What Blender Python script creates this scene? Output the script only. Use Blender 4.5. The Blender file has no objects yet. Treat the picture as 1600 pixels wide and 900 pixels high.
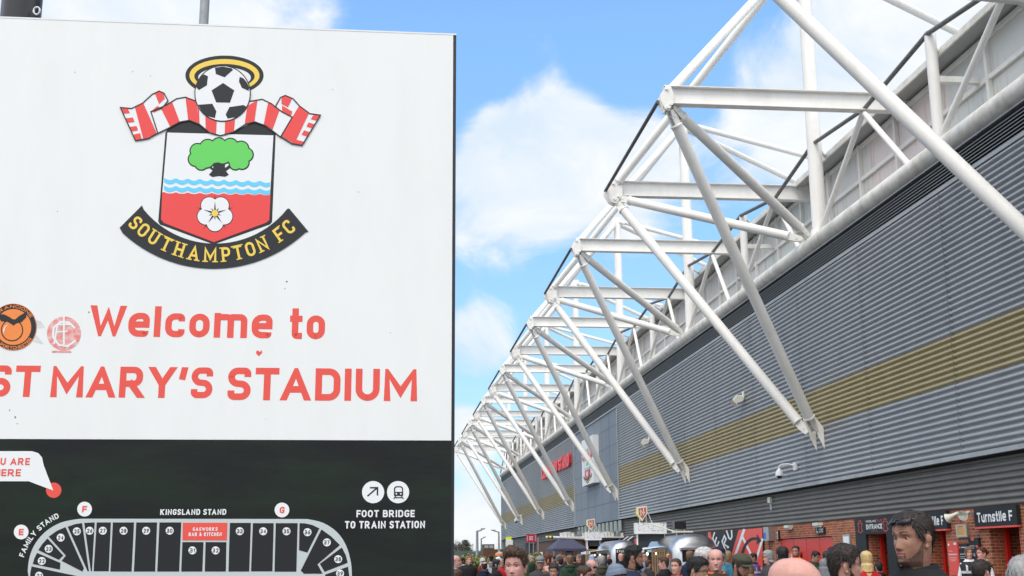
import bpy, bmesh, math, random
import numpy as np
from mathutils import Vector, Matrix, noise as mnoise
R = math.radians
random.seed(7)
sc = bpy.context.scene
C = sc.collection

# ------------------------------------------------------------------ camera
F_PX = 1861.0
def _n(v): v = np.array(v, float); return v/np.linalg.norm(v)
_vy = _n([605-800, 875-450, F_PX])                    # street direction (+Y) seen in the picture
_up = -_n([747-800, -7727-450, F_PX])*-1              # upright direction
_up = _n(_up-_vy*np.dot(_up, _vy))
_vx = np.cross(_vy, _up)
if _vx[0] < 0: _vx = -_vx
MC = np.stack([_vx, _vy, _up])                        # world = MC @ (right, down, forward)
EYE = 1.65
cam_d = bpy.data.cameras.new('camera'); cam = bpy.data.objects.new('camera', cam_d); C.objects.link(cam)
cam_d.sensor_width = 36; cam_d.lens = 36*F_PX/1600; cam_d.clip_start = 0.1; cam_d.clip_end = 6000
_r, _d, _f = MC[:, 0], MC[:, 1], MC[:, 2]
cam.matrix_world = Matrix(((_r[0], -_d[0], -_f[0], 0), (_r[1], -_d[1], -_f[1], 0), (_r[2], -_d[2], -_f[2], EYE), (0, 0, 0, 1)))
sc.camera = cam
def ray(px, py): return MC @ np.array([px-800, py-450, F_PX])
def on_x(px, py, X): d = ray(px, py); p = d*(X/d[0]); p[2] += EYE; return p
def on_y(px, py, Y): d = ray(px, py); p = d*(Y/d[1]); p[2] += EYE; return p
def at_depth(px, py, dep): d = ray(px, py); p = d*(dep/F_PX); p[2] += EYE; return p

# ------------------------------------------------------------------ light
SUN_AZ, SUN_EL = -150.0, 56.0      # azimuth measured from +Y towards +X
sc.view_settings.view_transform = 'Standard'; sc.view_settings.look = 'None'
sc.view_settings.exposure = 0.42; sc.view_settings.gamma = 1.0; sc.view_settings.use_curve_mapping = False
sun_d = bpy.data.lights.new('sun', 'SUN'); sun = bpy.data.objects.new('sun', sun_d); C.objects.link(sun)
sun_d.energy = 1.2; sun_d.angle = R(14); sun_d.color = (1, .93, .83)   # sun veiled by cloud
sv = Vector((math.sin(R(SUN_AZ))*math.cos(R(SUN_EL)), math.cos(R(SUN_AZ))*math.cos(R(SUN_EL)), math.sin(R(SUN_EL))))
sun.rotation_euler = sv.to_track_quat('Z', 'Y').to_euler()
sun.location = (0, 0, 60)

world = bpy.data.worlds.new('World'); sc.world = world; world.use_nodes = True
def build_world():
    nt = world.node_tree; N = nt.nodes; L = nt.links
    N.clear()
    out = N.new('ShaderNodeOutputWorld'); bg = N.new('ShaderNodeBackground')
    sky = N.new('ShaderNodeTexSky'); sky.sky_type = 'NISHITA'; sky.sun_disc = False
    sky.sun_elevation = R(SUN_EL); sky.sun_rotation = R(SUN_AZ); sky.air_density = 1.0; sky.dust_density = .6; sky.ozone_density = 1.6
    tc = N.new('ShaderNodeTexCoord')
    def math_(op, a, b=None, c=None):
        m = N.new('ShaderNodeMath'); m.operation = op
        for i, v in enumerate((a, b, c)):
            if v is None: continue
            if isinstance(v, (int, float)): m.inputs[i].default_value = v
            else: L.new(v, m.inputs[i])
        return m.outputs[0]
    sep = N.new('ShaderNodeSeparateXYZ'); L.new(tc.outputs['Generated'], sep.inputs[0])
    # cloud layer: noise on the direction plus a field of cumulus banks
    mp = N.new('ShaderNodeMapping'); mp.inputs['Scale'].default_value = (1, 1, 1.5); L.new(tc.outputs['Generated'], mp.inputs['Vector'])
    n1 = N.new('ShaderNodeTexNoise'); n1.inputs['Scale'].default_value = 8.5; n1.inputs['Detail'].default_value = 9; n1.inputs['Roughness'].default_value = .58; n1.inputs['Distortion'].default_value = .5
    L.new(mp.outputs[0], n1.inputs['Vector'])
    n2 = N.new('ShaderNodeTexNoise'); n2.inputs['Scale'].default_value = 2.3; n2.inputs['Detail'].default_value = 3; L.new(mp.outputs[0], n2.inputs['Vector'])
    acc = None
    banks = [((845, 235), 4.4, 1.15), ((780, 300), 4.8, 1.05), ((925, 280), 4.6, .85), ((1000, 240), 3.0, .35), ((1260, 130), 4.6, .85), ((1420, 60), 6.5, 1.15), ((1330, 210), 4.5, .7), ((1190, 250), 3.6, .5),
             ((745, 535), 2.8, 1.15), ((715, 640), 2.2, .4), ((725, 690), 2.2, .9), ((750, 800), 2.2, .8), ((740, 850), 2.4, .35), ((1010, 300), 4.0, .5),
             ((120, 20), 9, 1.2), ((-300, 200), 12, .9), ((400, -100), 7, .6), ((1700, -150), 9, .9)]
    for (px, py), rad, w in banks:
        d = _n(ray(px, py))
        vd = N.new('ShaderNodeVectorMath'); vd.operation = 'DOT_PRODUCT'; L.new(tc.outputs['Generated'], vd.inputs[0]); vd.inputs[1].default_value = tuple(d)
        mr = N.new('ShaderNodeMapRange'); mr.interpolation_type = 'SMOOTHSTEP'
        mr.inputs['From Min'].default_value = math.cos(R(rad)); mr.inputs['From Max'].default_value = 1.0
        mr.inputs['To Max'].default_value = w; L.new(vd.outputs['Value'], mr.inputs['Value'])
        acc = mr.outputs[0] if acc is None else math_('ADD', acc, mr.outputs[0])
    # broken cumulus over the rest of the sky (behind and above the viewer)
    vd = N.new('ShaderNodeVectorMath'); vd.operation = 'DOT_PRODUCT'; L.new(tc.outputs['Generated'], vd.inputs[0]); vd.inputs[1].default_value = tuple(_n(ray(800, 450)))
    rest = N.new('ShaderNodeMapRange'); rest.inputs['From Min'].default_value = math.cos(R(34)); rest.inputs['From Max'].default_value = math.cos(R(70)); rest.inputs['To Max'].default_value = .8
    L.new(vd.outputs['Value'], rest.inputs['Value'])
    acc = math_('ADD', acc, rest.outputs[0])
    dens = math_('ADD', math_('MULTIPLY', math_('SUBTRACT', n1.outputs['Fac'], .5), 2.3), math_('ADD', acc, math_('MULTIPLY', math_('SUBTRACT', n2.outputs['Fac'], .5), .9)))
    cr = N.new('ShaderNodeMapRange'); cr.interpolation_type = 'SMOOTHSTEP'; cr.inputs['From Min'].default_value = .24; cr.inputs['From Max'].default_value = .98; L.new(dens, cr.inputs['Value'])
    cr.inputs['To Max'].default_value = .96
    # cloud radiance: bright where thin and sunlit, greyer where dense
    ccol = N.new('ShaderNodeMixRGB'); ccol.inputs[1].default_value = (CLOUD*.74, CLOUD*.86, CLOUD*.98, 1); ccol.inputs[2].default_value = (CLOUD*1.04, CLOUD*1.04, CLOUD*1.03, 1)
    sh = N.new('ShaderNodeMapRange'); sh.inputs['From Min'].default_value = .35; sh.inputs['From Max'].default_value = .68; L.new(n1.outputs['Fac'], sh.inputs['Value']); L.new(sh.outputs[0], ccol.inputs[0])
    tint = N.new('ShaderNodeMixRGB'); tint.blend_type = 'MULTIPLY'; tint.inputs[0].default_value = 1; L.new(sky.outputs[0], tint.inputs[1])
    el = N.new('ShaderNodeMapRange'); el.inputs['From Min'].default_value = .0; el.inputs['From Max'].default_value = .42; L.new(sep.outputs['Z'], el.inputs['Value'])
    tg = N.new('ShaderNodeMixRGB'); tg.inputs[1].default_value = (SKYTINT[0]*.50, SKYTINT[1]*.455, SKYTINT[2]*.50, 1); tg.inputs[2].default_value = SKYTINT; L.new(el.outputs[0], tg.inputs[0]); L.new(tg.outputs[0], tint.inputs[2])
    # unseen banks behind the viewer get added warm brightness to front-light sign and steel
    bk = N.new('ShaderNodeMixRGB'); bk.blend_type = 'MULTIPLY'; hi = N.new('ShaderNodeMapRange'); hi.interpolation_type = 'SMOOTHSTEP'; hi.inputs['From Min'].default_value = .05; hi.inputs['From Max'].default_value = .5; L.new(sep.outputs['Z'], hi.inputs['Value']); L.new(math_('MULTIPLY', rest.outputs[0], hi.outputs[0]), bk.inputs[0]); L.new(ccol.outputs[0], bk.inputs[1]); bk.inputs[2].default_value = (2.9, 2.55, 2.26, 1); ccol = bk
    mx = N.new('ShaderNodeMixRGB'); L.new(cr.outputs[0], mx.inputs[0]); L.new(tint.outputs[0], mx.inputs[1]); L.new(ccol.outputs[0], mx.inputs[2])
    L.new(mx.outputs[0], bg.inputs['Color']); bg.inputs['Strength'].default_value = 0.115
    L.new(bg.outputs[0], out.inputs['Surface'])
CLOUD = 6.5
SKYTINT = (1.42, 1.76, 1.90, 1)
build_world()

# ------------------------------------------------------------------ materials
_mats = {}
def mat(name, col, rough=.6, metal=0.0, var=0.0, vscale=3.0, var_col=None, bump=0.0, bscale=40.0, stretch=None, emit=0.0, spec=.5):
    if name in _mats: return _mats[name]
    m = bpy.data.materials.new(name); m.use_nodes = True; _mats[name] = m
    nt = m.node_tree; b = nt.nodes['Principled BSDF']; L = nt.links; N = nt.nodes
    b.inputs['Base Color'].default_value = (*col, 1); b.inputs['Roughness'].default_value = rough; b.inputs['Metallic'].default_value = metal
    b.inputs['Specular IOR Level'].default_value = spec
    if emit: b.inputs['Emission Color'].default_value = (*col, 1); b.inputs['Emission Strength'].default_value = emit
    if var or bump:
        tc = N.new('ShaderNodeTexCoord'); mp = N.new('ShaderNodeMapping'); L.new(tc.outputs['Object'], mp.inputs[0])
        if stretch: mp.inputs['Scale'].default_value = stretch
    if var:
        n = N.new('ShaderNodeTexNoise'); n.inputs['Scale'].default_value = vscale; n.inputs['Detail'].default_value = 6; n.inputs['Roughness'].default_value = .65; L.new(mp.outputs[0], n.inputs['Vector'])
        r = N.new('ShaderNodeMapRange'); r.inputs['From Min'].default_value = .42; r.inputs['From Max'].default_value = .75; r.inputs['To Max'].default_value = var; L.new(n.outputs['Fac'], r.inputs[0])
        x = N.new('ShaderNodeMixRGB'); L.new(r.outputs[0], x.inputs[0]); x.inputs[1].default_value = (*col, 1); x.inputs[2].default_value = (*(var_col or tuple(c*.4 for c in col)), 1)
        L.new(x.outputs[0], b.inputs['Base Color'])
    if bump:
        n = N.new('ShaderNodeTexNoise'); n.inputs['Scale'].default_value = bscale; n.inputs['Detail'].default_value = 4; L.new(mp.outputs[0], n.inputs['Vector'])
        bp = N.new('ShaderNodeBump'); bp.inputs['Strength'].default_value = bump; bp.inputs['Distance'].default_value = .02; L.new(n.outputs['Fac'], bp.inputs['Height']); L.new(bp.outputs[0], b.inputs['Normal'])
    return m
def brick_mat():
    m = bpy.data.materials.new('red_brick'); m.use_nodes = True; nt = m.node_tree; N = nt.nodes; L = nt.links; b = N['Principled BSDF']
    tc = N.new('ShaderNodeTexCoord'); sp = N.new('ShaderNodeSeparateXYZ'); cb = N.new('ShaderNodeCombineXYZ'); L.new(tc.outputs['Object'], sp.inputs[0])
    ad = N.new('ShaderNodeMath'); ad.operation = 'ADD'; L.new(sp.outputs['X'], ad.inputs[0]); L.new(sp.outputs['Y'], ad.inputs[1])
    L.new(ad.outputs[0], cb.inputs['X']); L.new(sp.outputs['Z'], cb.inputs['Y'])
    t = N.new('ShaderNodeTexBrick'); L.new(cb.outputs[0], t.inputs['Vector']); t.inputs['Scale'].default_value = 1; t.inputs['Brick Width'].default_value = .24; t.inputs['Row Height'].default_value = .082
    t.inputs['Mortar Size'].default_value = .008; t.inputs['Mortar Smooth'].default_value = .1; t.inputs['Bias'].default_value = -.1
    t.inputs['Color1'].default_value = (.40, .105, .042, 1); t.inputs['Color2'].default_value = (.17, .04, .022, 1); t.inputs['Mortar'].default_value = (.42, .30, .20, 1)
    n = N.new('ShaderNodeTexNoise'); n.inputs['Scale'].default_value = 1.4; n.inputs['Detail'].default_value = 6; L.new(tc.outputs['Object'], n.inputs['Vector'])
    x = N.new('ShaderNodeMixRGB'); x.blend_type = 'MULTIPLY'; x.inputs[0].default_value = .5; L.new(t.outputs['Color'], x.inputs[1]); L.new(n.outputs['Color'], x.inputs[2])
    x2 = N.new('ShaderNodeMixRGB'); x2.blend_type = 'MULTIPLY'; x2.inputs[0].default_value = 1; L.new(x.outputs[0], x2.inputs[1]); x2.inputs[2].default_value = (1.35, 1.35, 1.35, 1)
    L.new(x2.outputs[0], b.inputs['Base Color']); b.inputs['Roughness'].default_value = .85
    bp = N.new('ShaderNodeBump'); bp.inputs['Strength'].default_value = .5; bp.inputs['Distance'].default_value = .01; bp.invert = True; L.new(t.outputs['Fac'], bp.inputs['Height']); L.new(bp.outputs[0], b.inputs['Normal'])
    return m
def glazing_mat():
    # weathered translucent panels; every panel has its own tint
    m = bpy.data.materials.new('weathered_panel'); m.use_nodes = True; nt = m.node_tree; N = nt.nodes; L = nt.links; b = N['Principled BSDF']
    tc = N.new('ShaderNodeTexCoord'); sp = N.new('ShaderNodeSeparateXYZ'); L.new(tc.outputs['Object'], sp.inputs[0])
    d = N.new('ShaderNodeMath'); d.operation = 'DIVIDE'; L.new(sp.outputs['Y'], d.inputs[0]); d.inputs[1].default_value = 6.2
    f = N.new('ShaderNodeMath'); f.operation = 'FLOOR'; L.new(d.outputs[0], f.inputs[0])
    wn = N.new('ShaderNodeTexWhiteNoise'); wn.noise_dimensions = '1D'; L.new(f.outputs[0], wn.inputs['W'])
    x = N.new('ShaderNodeMixRGB'); L.new(wn.outputs['Value'], x.inputs[0]); x.inputs[1].default_value = (.72, .64, .615, 1); x.inputs[2].default_value = (.61, .65, .625, 1)
    mp = N.new('ShaderNodeMapping'); mp.inputs['Scale'].default_value = (1, 5, .5); L.new(tc.outputs['Object'], mp.inputs[0])
    n = N.new('ShaderNodeTexNoise'); n.inputs['Scale'].default_value = 1; n.inputs['Detail'].default_value = 7; L.new(mp.outputs[0], n.inputs['Vector'])
    r = N.new('ShaderNodeMapRange'); r.inputs['From Min'].default_value = .56; r.inputs['From Max'].default_value = .8; r.inputs['To Max'].default_value = .75; L.new(n.outputs['Fac'], r.inputs[0])
    y = N.new('ShaderNodeMixRGB'); L.new(r.outputs[0], y.inputs[0]); L.new(x.outputs[0], y.inputs[1]); y.inputs[2].default_value = (.36, .24, .15, 1)
    L.new(y.outputs[0], b.inputs['Base Color']); b.inputs['Roughness'].default_value = .4
    return m
def weathered(name, col, rough, spots, streak, panel=0.0):
    # paint with vertical dirt runs, sparse rust or dirt spots and an even tone per sheet
    m = bpy.data.materials.new(name); m.use_nodes = True; nt = m.node_tree; N = nt.nodes; L = nt.links; b = N['Principled BSDF']; b.inputs['Roughness'].default_value = rough
    tc = N.new('ShaderNodeTexCoord')
    def layer(prev, scale, vec, lo, hi, amt, c):
        mp = N.new('ShaderNodeMapping'); mp.inputs['Scale'].default_value = vec; L.new(tc.outputs['Object'], mp.inputs[0])
        n = N.new('ShaderNodeTexNoise'); n.inputs['Scale'].default_value = scale; n.inputs['Detail'].default_value = 8; n.inputs['Roughness'].default_value = .68; L.new(mp.outputs[0], n.inputs['Vector'])
        r = N.new('ShaderNodeMapRange'); r.inputs['From Min'].default_value = lo; r.inputs['From Max'].default_value = hi; r.inputs['To Max'].default_value = amt; L.new(n.outputs['Fac'], r.inputs[0])
        x = N.new('ShaderNodeMixRGB'); L.new(r.outputs[0], x.inputs[0]); x.inputs[2].default_value = (*c, 1)
        if isinstance(prev, tuple): x.inputs[1].default_value = (*prev, 1)
        else: L.new(prev, x.inputs[1])
        return x.outputs[0]
    o = layer(col, 1.3, (1, 1, .6), .45, .8, streak, tuple(q*.62 for q in col))
    o = layer(o, 2.2, (1, 3.0, .16), .5, .78, streak*.8, tuple(q*.70 for q in col))
    o = layer(o, 9.0, (1, 1, .5), .665, .74, .75, spots)
    if panel:
        sp = N.new('ShaderNodeSeparateXYZ'); L.new(tc.outputs['Object'], sp.inputs[0]); d = N.new('ShaderNodeMath'); d.operation = 'MULTIPLY_ADD'; L.new(sp.outputs['Y'], d.inputs[0]); d.inputs[1].default_value = 1/5.9; d.inputs[2].default_value = -4.3/5.9+20
        f = N.new('ShaderNodeMath'); f.operation = 'FLOOR'; L.new(d.outputs[0], f.inputs[0]); w = N.new('ShaderNodeTexWhiteNoise'); w.noise_dimensions = '1D'; L.new(f.outputs[0], w.inputs['W'])
        r = N.new('ShaderNodeMapRange'); r.inputs['To Min'].default_value = 1-panel; r.inputs['To Max'].default_value = 1+panel; L.new(w.outputs['Value'], r.inputs[0])
        x = N.new('ShaderNodeVectorMath'); x.operation = 'SCALE'; L.new(o, x.inputs[0]); L.new(r.outputs[0], x.inputs['Scale']); o = x.outputs[0]
    L.new(o, b.inputs['Base Color']); return m
M = dict(
    sign_white=mat('sign_vinyl_white', (.80, .82, .81), .38, var=.24, vscale=6, var_col=(.64, .66, .65), stretch=(1, 1, .3)),
    sign_black=mat('sign_vinyl_black', (.011, .0125, .013), .4, spec=.22, var=.9, vscale=2.2, var_col=(.019, .036, .019), stretch=(.6, 1, 2.6)),
    black=mat('black_paint', (.012, .013, .016), .35),
    print_red=mat('print_red', (.78, .085, .06), .45), crest_red=mat('crest_red', (.80, .06, .055), .45), print_dark=mat('print_charcoal', (.03, .033, .036), .5, spec=.25),
    print_white=mat('print_white', (.80, .82, .83), .4), print_yellow=mat('print_yellow', (.85, .60, .08), .45), print_green=mat('print_green', (.12, .62, .10), .45),
    print_blue=mat('print_blue', (.13, .60, .88), .45), map_grey=mat('map_grey', (.52, .57, .58), .45), map_dark=mat('map_dark', (.022, .024, .026), .5, spec=.2),
    orange=mat('sticker_orange', (.85, .25, .05), .5, var=.3, vscale=20, var_col=(.6, .2, .06)), worn_red=mat('worn_sticker_red', (.75, .22, .19), .6, var=.95, vscale=55, var_col=(.78, .79, .79)),
    adhesive=mat('old_glue', (.60, .61, .60), .7, var=.9, vscale=40, var_col=(.77, .79, .79)),
    steel=weathered('white_painted_steel', (.82, .81, .775), .5, (.42, .30, .20), .36),
    steel_dirty=mat('grimy_white_steel', (.78, .76, .70), .55, var=.65, vscale=2.0, var_col=(.36, .33, .26)),
    rod=mat('grimy_grey_rod', (.13, .13, .125), .6, var=.5, vscale=6, var_col=(.3, .3, .29)),
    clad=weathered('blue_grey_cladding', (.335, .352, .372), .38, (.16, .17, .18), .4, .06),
    gold=weathered('gold_cladding', (.385, .325, .175), .45, (.16, .12, .07), .45, .06),
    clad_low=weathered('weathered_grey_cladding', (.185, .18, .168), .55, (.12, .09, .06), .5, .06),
    seam=mat('panel_seam_dark', (.07, .075, .08), .6),
    flat=mat('flat_grey_panel', (.215, .25, .295), .6, spec=.25, var=.35, vscale=.4, var_col=(.22, .25, .29)),
    louvre=mat('black_louvre', (.018, .02, .02), .45), flash=mat('grey_flashing', (.35, .37, .385), .45, var=.4, vscale=2),
    roof=mat('grey_roof_sheet', (.40, .41, .41), .6, var=.5, vscale=1.0, var_col=(.25, .25, .24)),
    brick=brick_mat(), glazing=glazing_mat(), glass=mat('dark_window_glass', (.03, .035, .045), .04, spec=.9),
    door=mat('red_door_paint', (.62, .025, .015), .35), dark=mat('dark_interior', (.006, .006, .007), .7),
    off_white=mat('off_white_plastic', (.72, .72, .62), .5, var=.4, vscale=8, var_col=(.45, .43, .33)), white=mat('white_plastic', (.78, .79, .79), .4),
    lettering_red=mat('red_acrylic', (.75, .02, .025), .3), alu=mat('polished_aluminium', (.52, .535, .55), .33, 1.0, bump=.15, bscale=2.5),
    alu_dull=mat('brushed_aluminium', (.55, .56, .57), .35, .9), awning=mat('white_awning', (.75, .78, .8), .5), yellow=mat('acid_yellow_board', (.78, .86, .03), .45),
    rust=mat('rust_orange_board', (.55, .13, .035), .5), navy=mat('navy_canvas', (.055, .06, .105), .75, bump=.3, bscale=6), wood=mat('brown_timber', (.13, .058, .028), .7, var=.6, vscale=2, stretch=(1, 1, 12)),
    pale_wood=mat('pallet_wood', (.30, .19, .10), .75, var=.5, vscale=6), maroon=mat('maroon_board', (.42, .03, .055), .5), galv=mat('galvanised_steel', (.30, .32, .34), .5, .3, var=.4, vscale=10),
    box_grey=mat('dark_grey_cabin', (.085, .088, .09), .6, var=.4, vscale=2), bulb=mat('warm_bulb', (1, .72, .35), .4, emit=6.0), screen=mat('dark_screen', (.02, .022, .025), .25),
    tail=mat('red_lamp_lens', (.8, .03, .03), .3), parchment=mat('yellow_paper', (.66, .50, .20), .6), asphalt=mat('asphalt', (.052, .052, .053), .9, var=.5, vscale=3, var_col=(.085, .083, .08), bump=.2, bscale=80),
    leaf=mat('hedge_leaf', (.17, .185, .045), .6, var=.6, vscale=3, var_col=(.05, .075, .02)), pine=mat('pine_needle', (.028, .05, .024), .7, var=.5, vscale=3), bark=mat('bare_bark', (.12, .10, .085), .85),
    far_leaf=mat('distant_scrub', (.055, .06, .03), .8, var=.5, vscale=.5), fence=mat('green_grey_fence', (.10, .15, .145), .6), purple=mat('purple_cloth', (.20, .05, .35), .7), blue=mat('blue_print', (.05, .16, .62), .5))

# ------------------------------------------------------------------ mesh helpers
class MB:
    def __init__(s): s.v = []; s.f = []; s.m = []; s.k = 0
    def add(s, vs, fs, k=None):
        o = len(s.v); s.v += [tuple(map(float, p)) for p in vs]; s.f += [tuple(o+i for i in f) for f in fs]; s.m += [s.k if k is None else k]*len(fs); return s
    def quad(s, a, b, c, d, k=None): return s.add([a, b, c, d], [(0, 1, 2, 3)], k)
    def poly(s, pts, k=None): return s.add(pts, [tuple(range(len(pts)))], k)
    def box(s, lo, hi, k=None):
        x0, y0, z0 = lo; x1, y1, z1 = hi
        return s.add([(x0, y0, z0), (x1, y0, z0), (x1, y1, z0), (x0, y1, z0), (x0, y0, z1), (x1, y0, z1), (x1, y1, z1), (x0, y1, z1)],
                     [(0, 3, 2, 1), (4, 5, 6, 7), (0, 1, 5, 4), (1, 2, 6, 5), (2, 3, 7, 6), (3, 0, 4, 7)], k)
    def tube(s, pts, rad, n=16, cap=True, k=None):
        pts = [Vector(p) for p in pts]
        if not isinstance(rad, (list, tuple)): rad = [rad]*len(pts)
        vs = []; fs = []; up = None
        for i, p in enumerate(pts):
            d = (pts[min(i+1, len(pts)-1)]-pts[max(i-1, 0)]).normalized()
            if up is None: up = Vector((0, 0, 1)) if abs(d.z) < .95 else Vector((1, 0, 0))
            a = d.cross(up)
            if a.length < 1e-4: a = d.cross(Vector((0, 1, 0)))
            a.normalize(); b = a.cross(d).normalized(); up = b
            for j in range(n):
                t = 2*math.pi*j/n; vs.append(p+(a*math.cos(t)+b*math.sin(t))*rad[i])
        for i in range(len(pts)-1):
            for j in range(n): fs.append((i*n+j, i*n+(j+1) % n, (i+1)*n+(j+1) % n, (i+1)*n+j))
        if cap: fs.append(tuple(range(n))[::-1]); fs.append(tuple((len(pts)-1)*n+j for j in range(n)))
        return s.add(vs, fs, k)
    def ellipsoid(s, c, r, n=16, m=10, k=None, rot=None):
        vs = []; fs = []
        for i in range(m+1):
            a = math.pi*i/m
            for j in range(n):
                t = 2*math.pi*j/n; p = Vector((r[0]*math.sin(a)*math.cos(t), r[1]*math.sin(a)*math.sin(t), r[2]*math.cos(a)))
                if rot: p = rot @ p
                vs.append(Vector(c)+p)
        for i in range(m):
            for j in range(n): fs.append((i*n+j, (i+1)*n+j, (i+1)*n+(j+1) % n, i*n+(j+1) % n))
        return s.add(vs, fs, k)
    def prism(s, pts, d, k=None):                     # closed outline pushed along d
        n = len(pts); a = [Vector(p) for p in pts]; b = [p+Vector(d) for p in a]
        return s.add(a+b, [tuple(range(n))[::-1], tuple(range(n, 2*n))]+[(i, (i+1) % n, n+(i+1) % n, n+i) for i in range(n)], k)
    def build(s, name, m=None, parent=None, smooth=False, off=None, fix=True):
        me = bpy.data.meshes.new(name); o = off if off is not None else (parent_base(parent) if parent else (0, 0, 0))
        me.from_pydata([(p[0]-o[0], p[1]-o[1], p[2]-o[2]) for p in s.v], [], s.f)
        for x in (m if isinstance(m, (list, tuple)) else [m]): me.materials.append(x)
        me.polygons.foreach_set('material_index', s.m)
        if fix:
            bm = bmesh.new(); bm.from_mesh(me); bmesh.ops.recalc_face_normals(bm, faces=bm.faces); bm.to_mesh(me); bm.free()
        if smooth: smooth_by_angle(me, 40 if smooth is True else smooth)
        ob = bpy.data.objects.new(name, me); C.objects.link(ob)
        if parent: ob.parent = parent
        return ob
def smooth_by_angle(me, ang):
    me.polygons.foreach_set('use_smooth', [True]*len(me.polygons))
    try: me.set_sharp_from_angle(angle=R(ang))
    except Exception: pass
def parent_base(p):
    x = Vector((0, 0, 0))
    while p: x += p.location; p = p.parent
    return x
def thing(name, loc, label, cat, group=None, rz=0):
    o = bpy.data.objects.new(name, None); C.objects.link(o); o.location = loc; o.rotation_euler = (0, 0, rz); o.empty_display_size = .3
    tag(o, label, cat, group); return o
def tag(o, label, cat, group=None):
    o['label'] = label; o['category'] = cat
    if group: o['group'] = group
    return o
def struct(o): o['kind'] = 'structure'; return o
def copy_tree(o, parent=None):
    c = o.copy(); C.objects.link(c); c.parent = parent
    for ch in list(o.children): copy_tree(ch, c)
    return c

# ------------------------------------------------------------------ lettering made of strokes
def fillet(pts, rads, closed):
    out = []; n = len(pts)
    for i in range(n):
        p = np.array(pts[i], float); r = rads[i]
        if r <= 0 or (not closed and i in (0, n-1)): out.append(p); continue
        a = np.array(pts[i-1], float); b = np.array(pts[(i+1) % n], float)
        u = a-p; v = b-p; lu, lv = np.linalg.norm(u), np.linalg.norm(v)
        u /= lu; v /= lv
        ang = math.acos(max(-1, min(1, float(np.dot(u, v)))))
        if ang > 3.1: out.append(p); continue
        t = min(r/math.tan(ang/2), lu*.5, lv*.5); rr = t*math.tan(ang/2)
        c = p+(u+v)/np.linalg.norm(u+v)*(rr/math.sin(ang/2))
        a0 = math.atan2(*(p+u*t-c)[::-1]); a1 = math.atan2(*(p+v*t-c)[::-1]); da = (a1-a0+math.pi) % (2*math.pi)-math.pi
        for q in range(7): th = a0+da*q/6; out.append(c+rr*np.array([math.cos(th), math.sin(th)]))
    return out
def offset_path(pts, hw, closed, ylim=None, butt=False):
    pts = [np.array(p, float) for p in pts]; n = len(pts); Lp = []; Rp = []
    for i in range(n):
        a = pts[i-1] if (closed or i > 0) else None; b = pts[(i+1) % n] if (closed or i < n-1) else None; p = pts[i]
        d0 = _n(p-a) if a is not None and np.linalg.norm(p-a) > 1e-9 else None; d1 = _n(b-p) if b is not None and np.linalg.norm(b-p) > 1e-9 else None
        if d0 is None: d0 = d1
        if d1 is None: d1 = d0
        n0 = np.array([-d0[1], d0[0]]); n1 = np.array([-d1[1], d1[0]]); m = n0+n1; l = np.linalg.norm(m)
        m = m/l if l > 1e-6 else n0; s = hw/max(.45, float(np.dot(m, n0)))
        l_, r_ = p+m*s, p-m*s
        if not closed and i in (0, n-1):
            d = -d0 if i == 0 else d1
            done = False
            if ylim and abs(d[1]) > .35:
                for yl, tgt in ((0, 0.0), (1, 1.0)):
                    e = ylim[0] if yl == 0 else ylim[1]
                    if abs(p[1]-e) < hw*1.05:
                        l_ = l_+d*((e-l_[1])/d[1]); r_ = r_+d*((e-r_[1])/d[1]); done = True
            if not done and not butt: l_ = l_+d*hw; r_ = r_+d*hw
        Lp.append(l_); Rp.append(r_)
    q = [(Lp[i], Lp[(i+1) % n], Rp[(i+1) % n], Rp[i]) for i in range(n if closed else n-1)]
    return q
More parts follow.
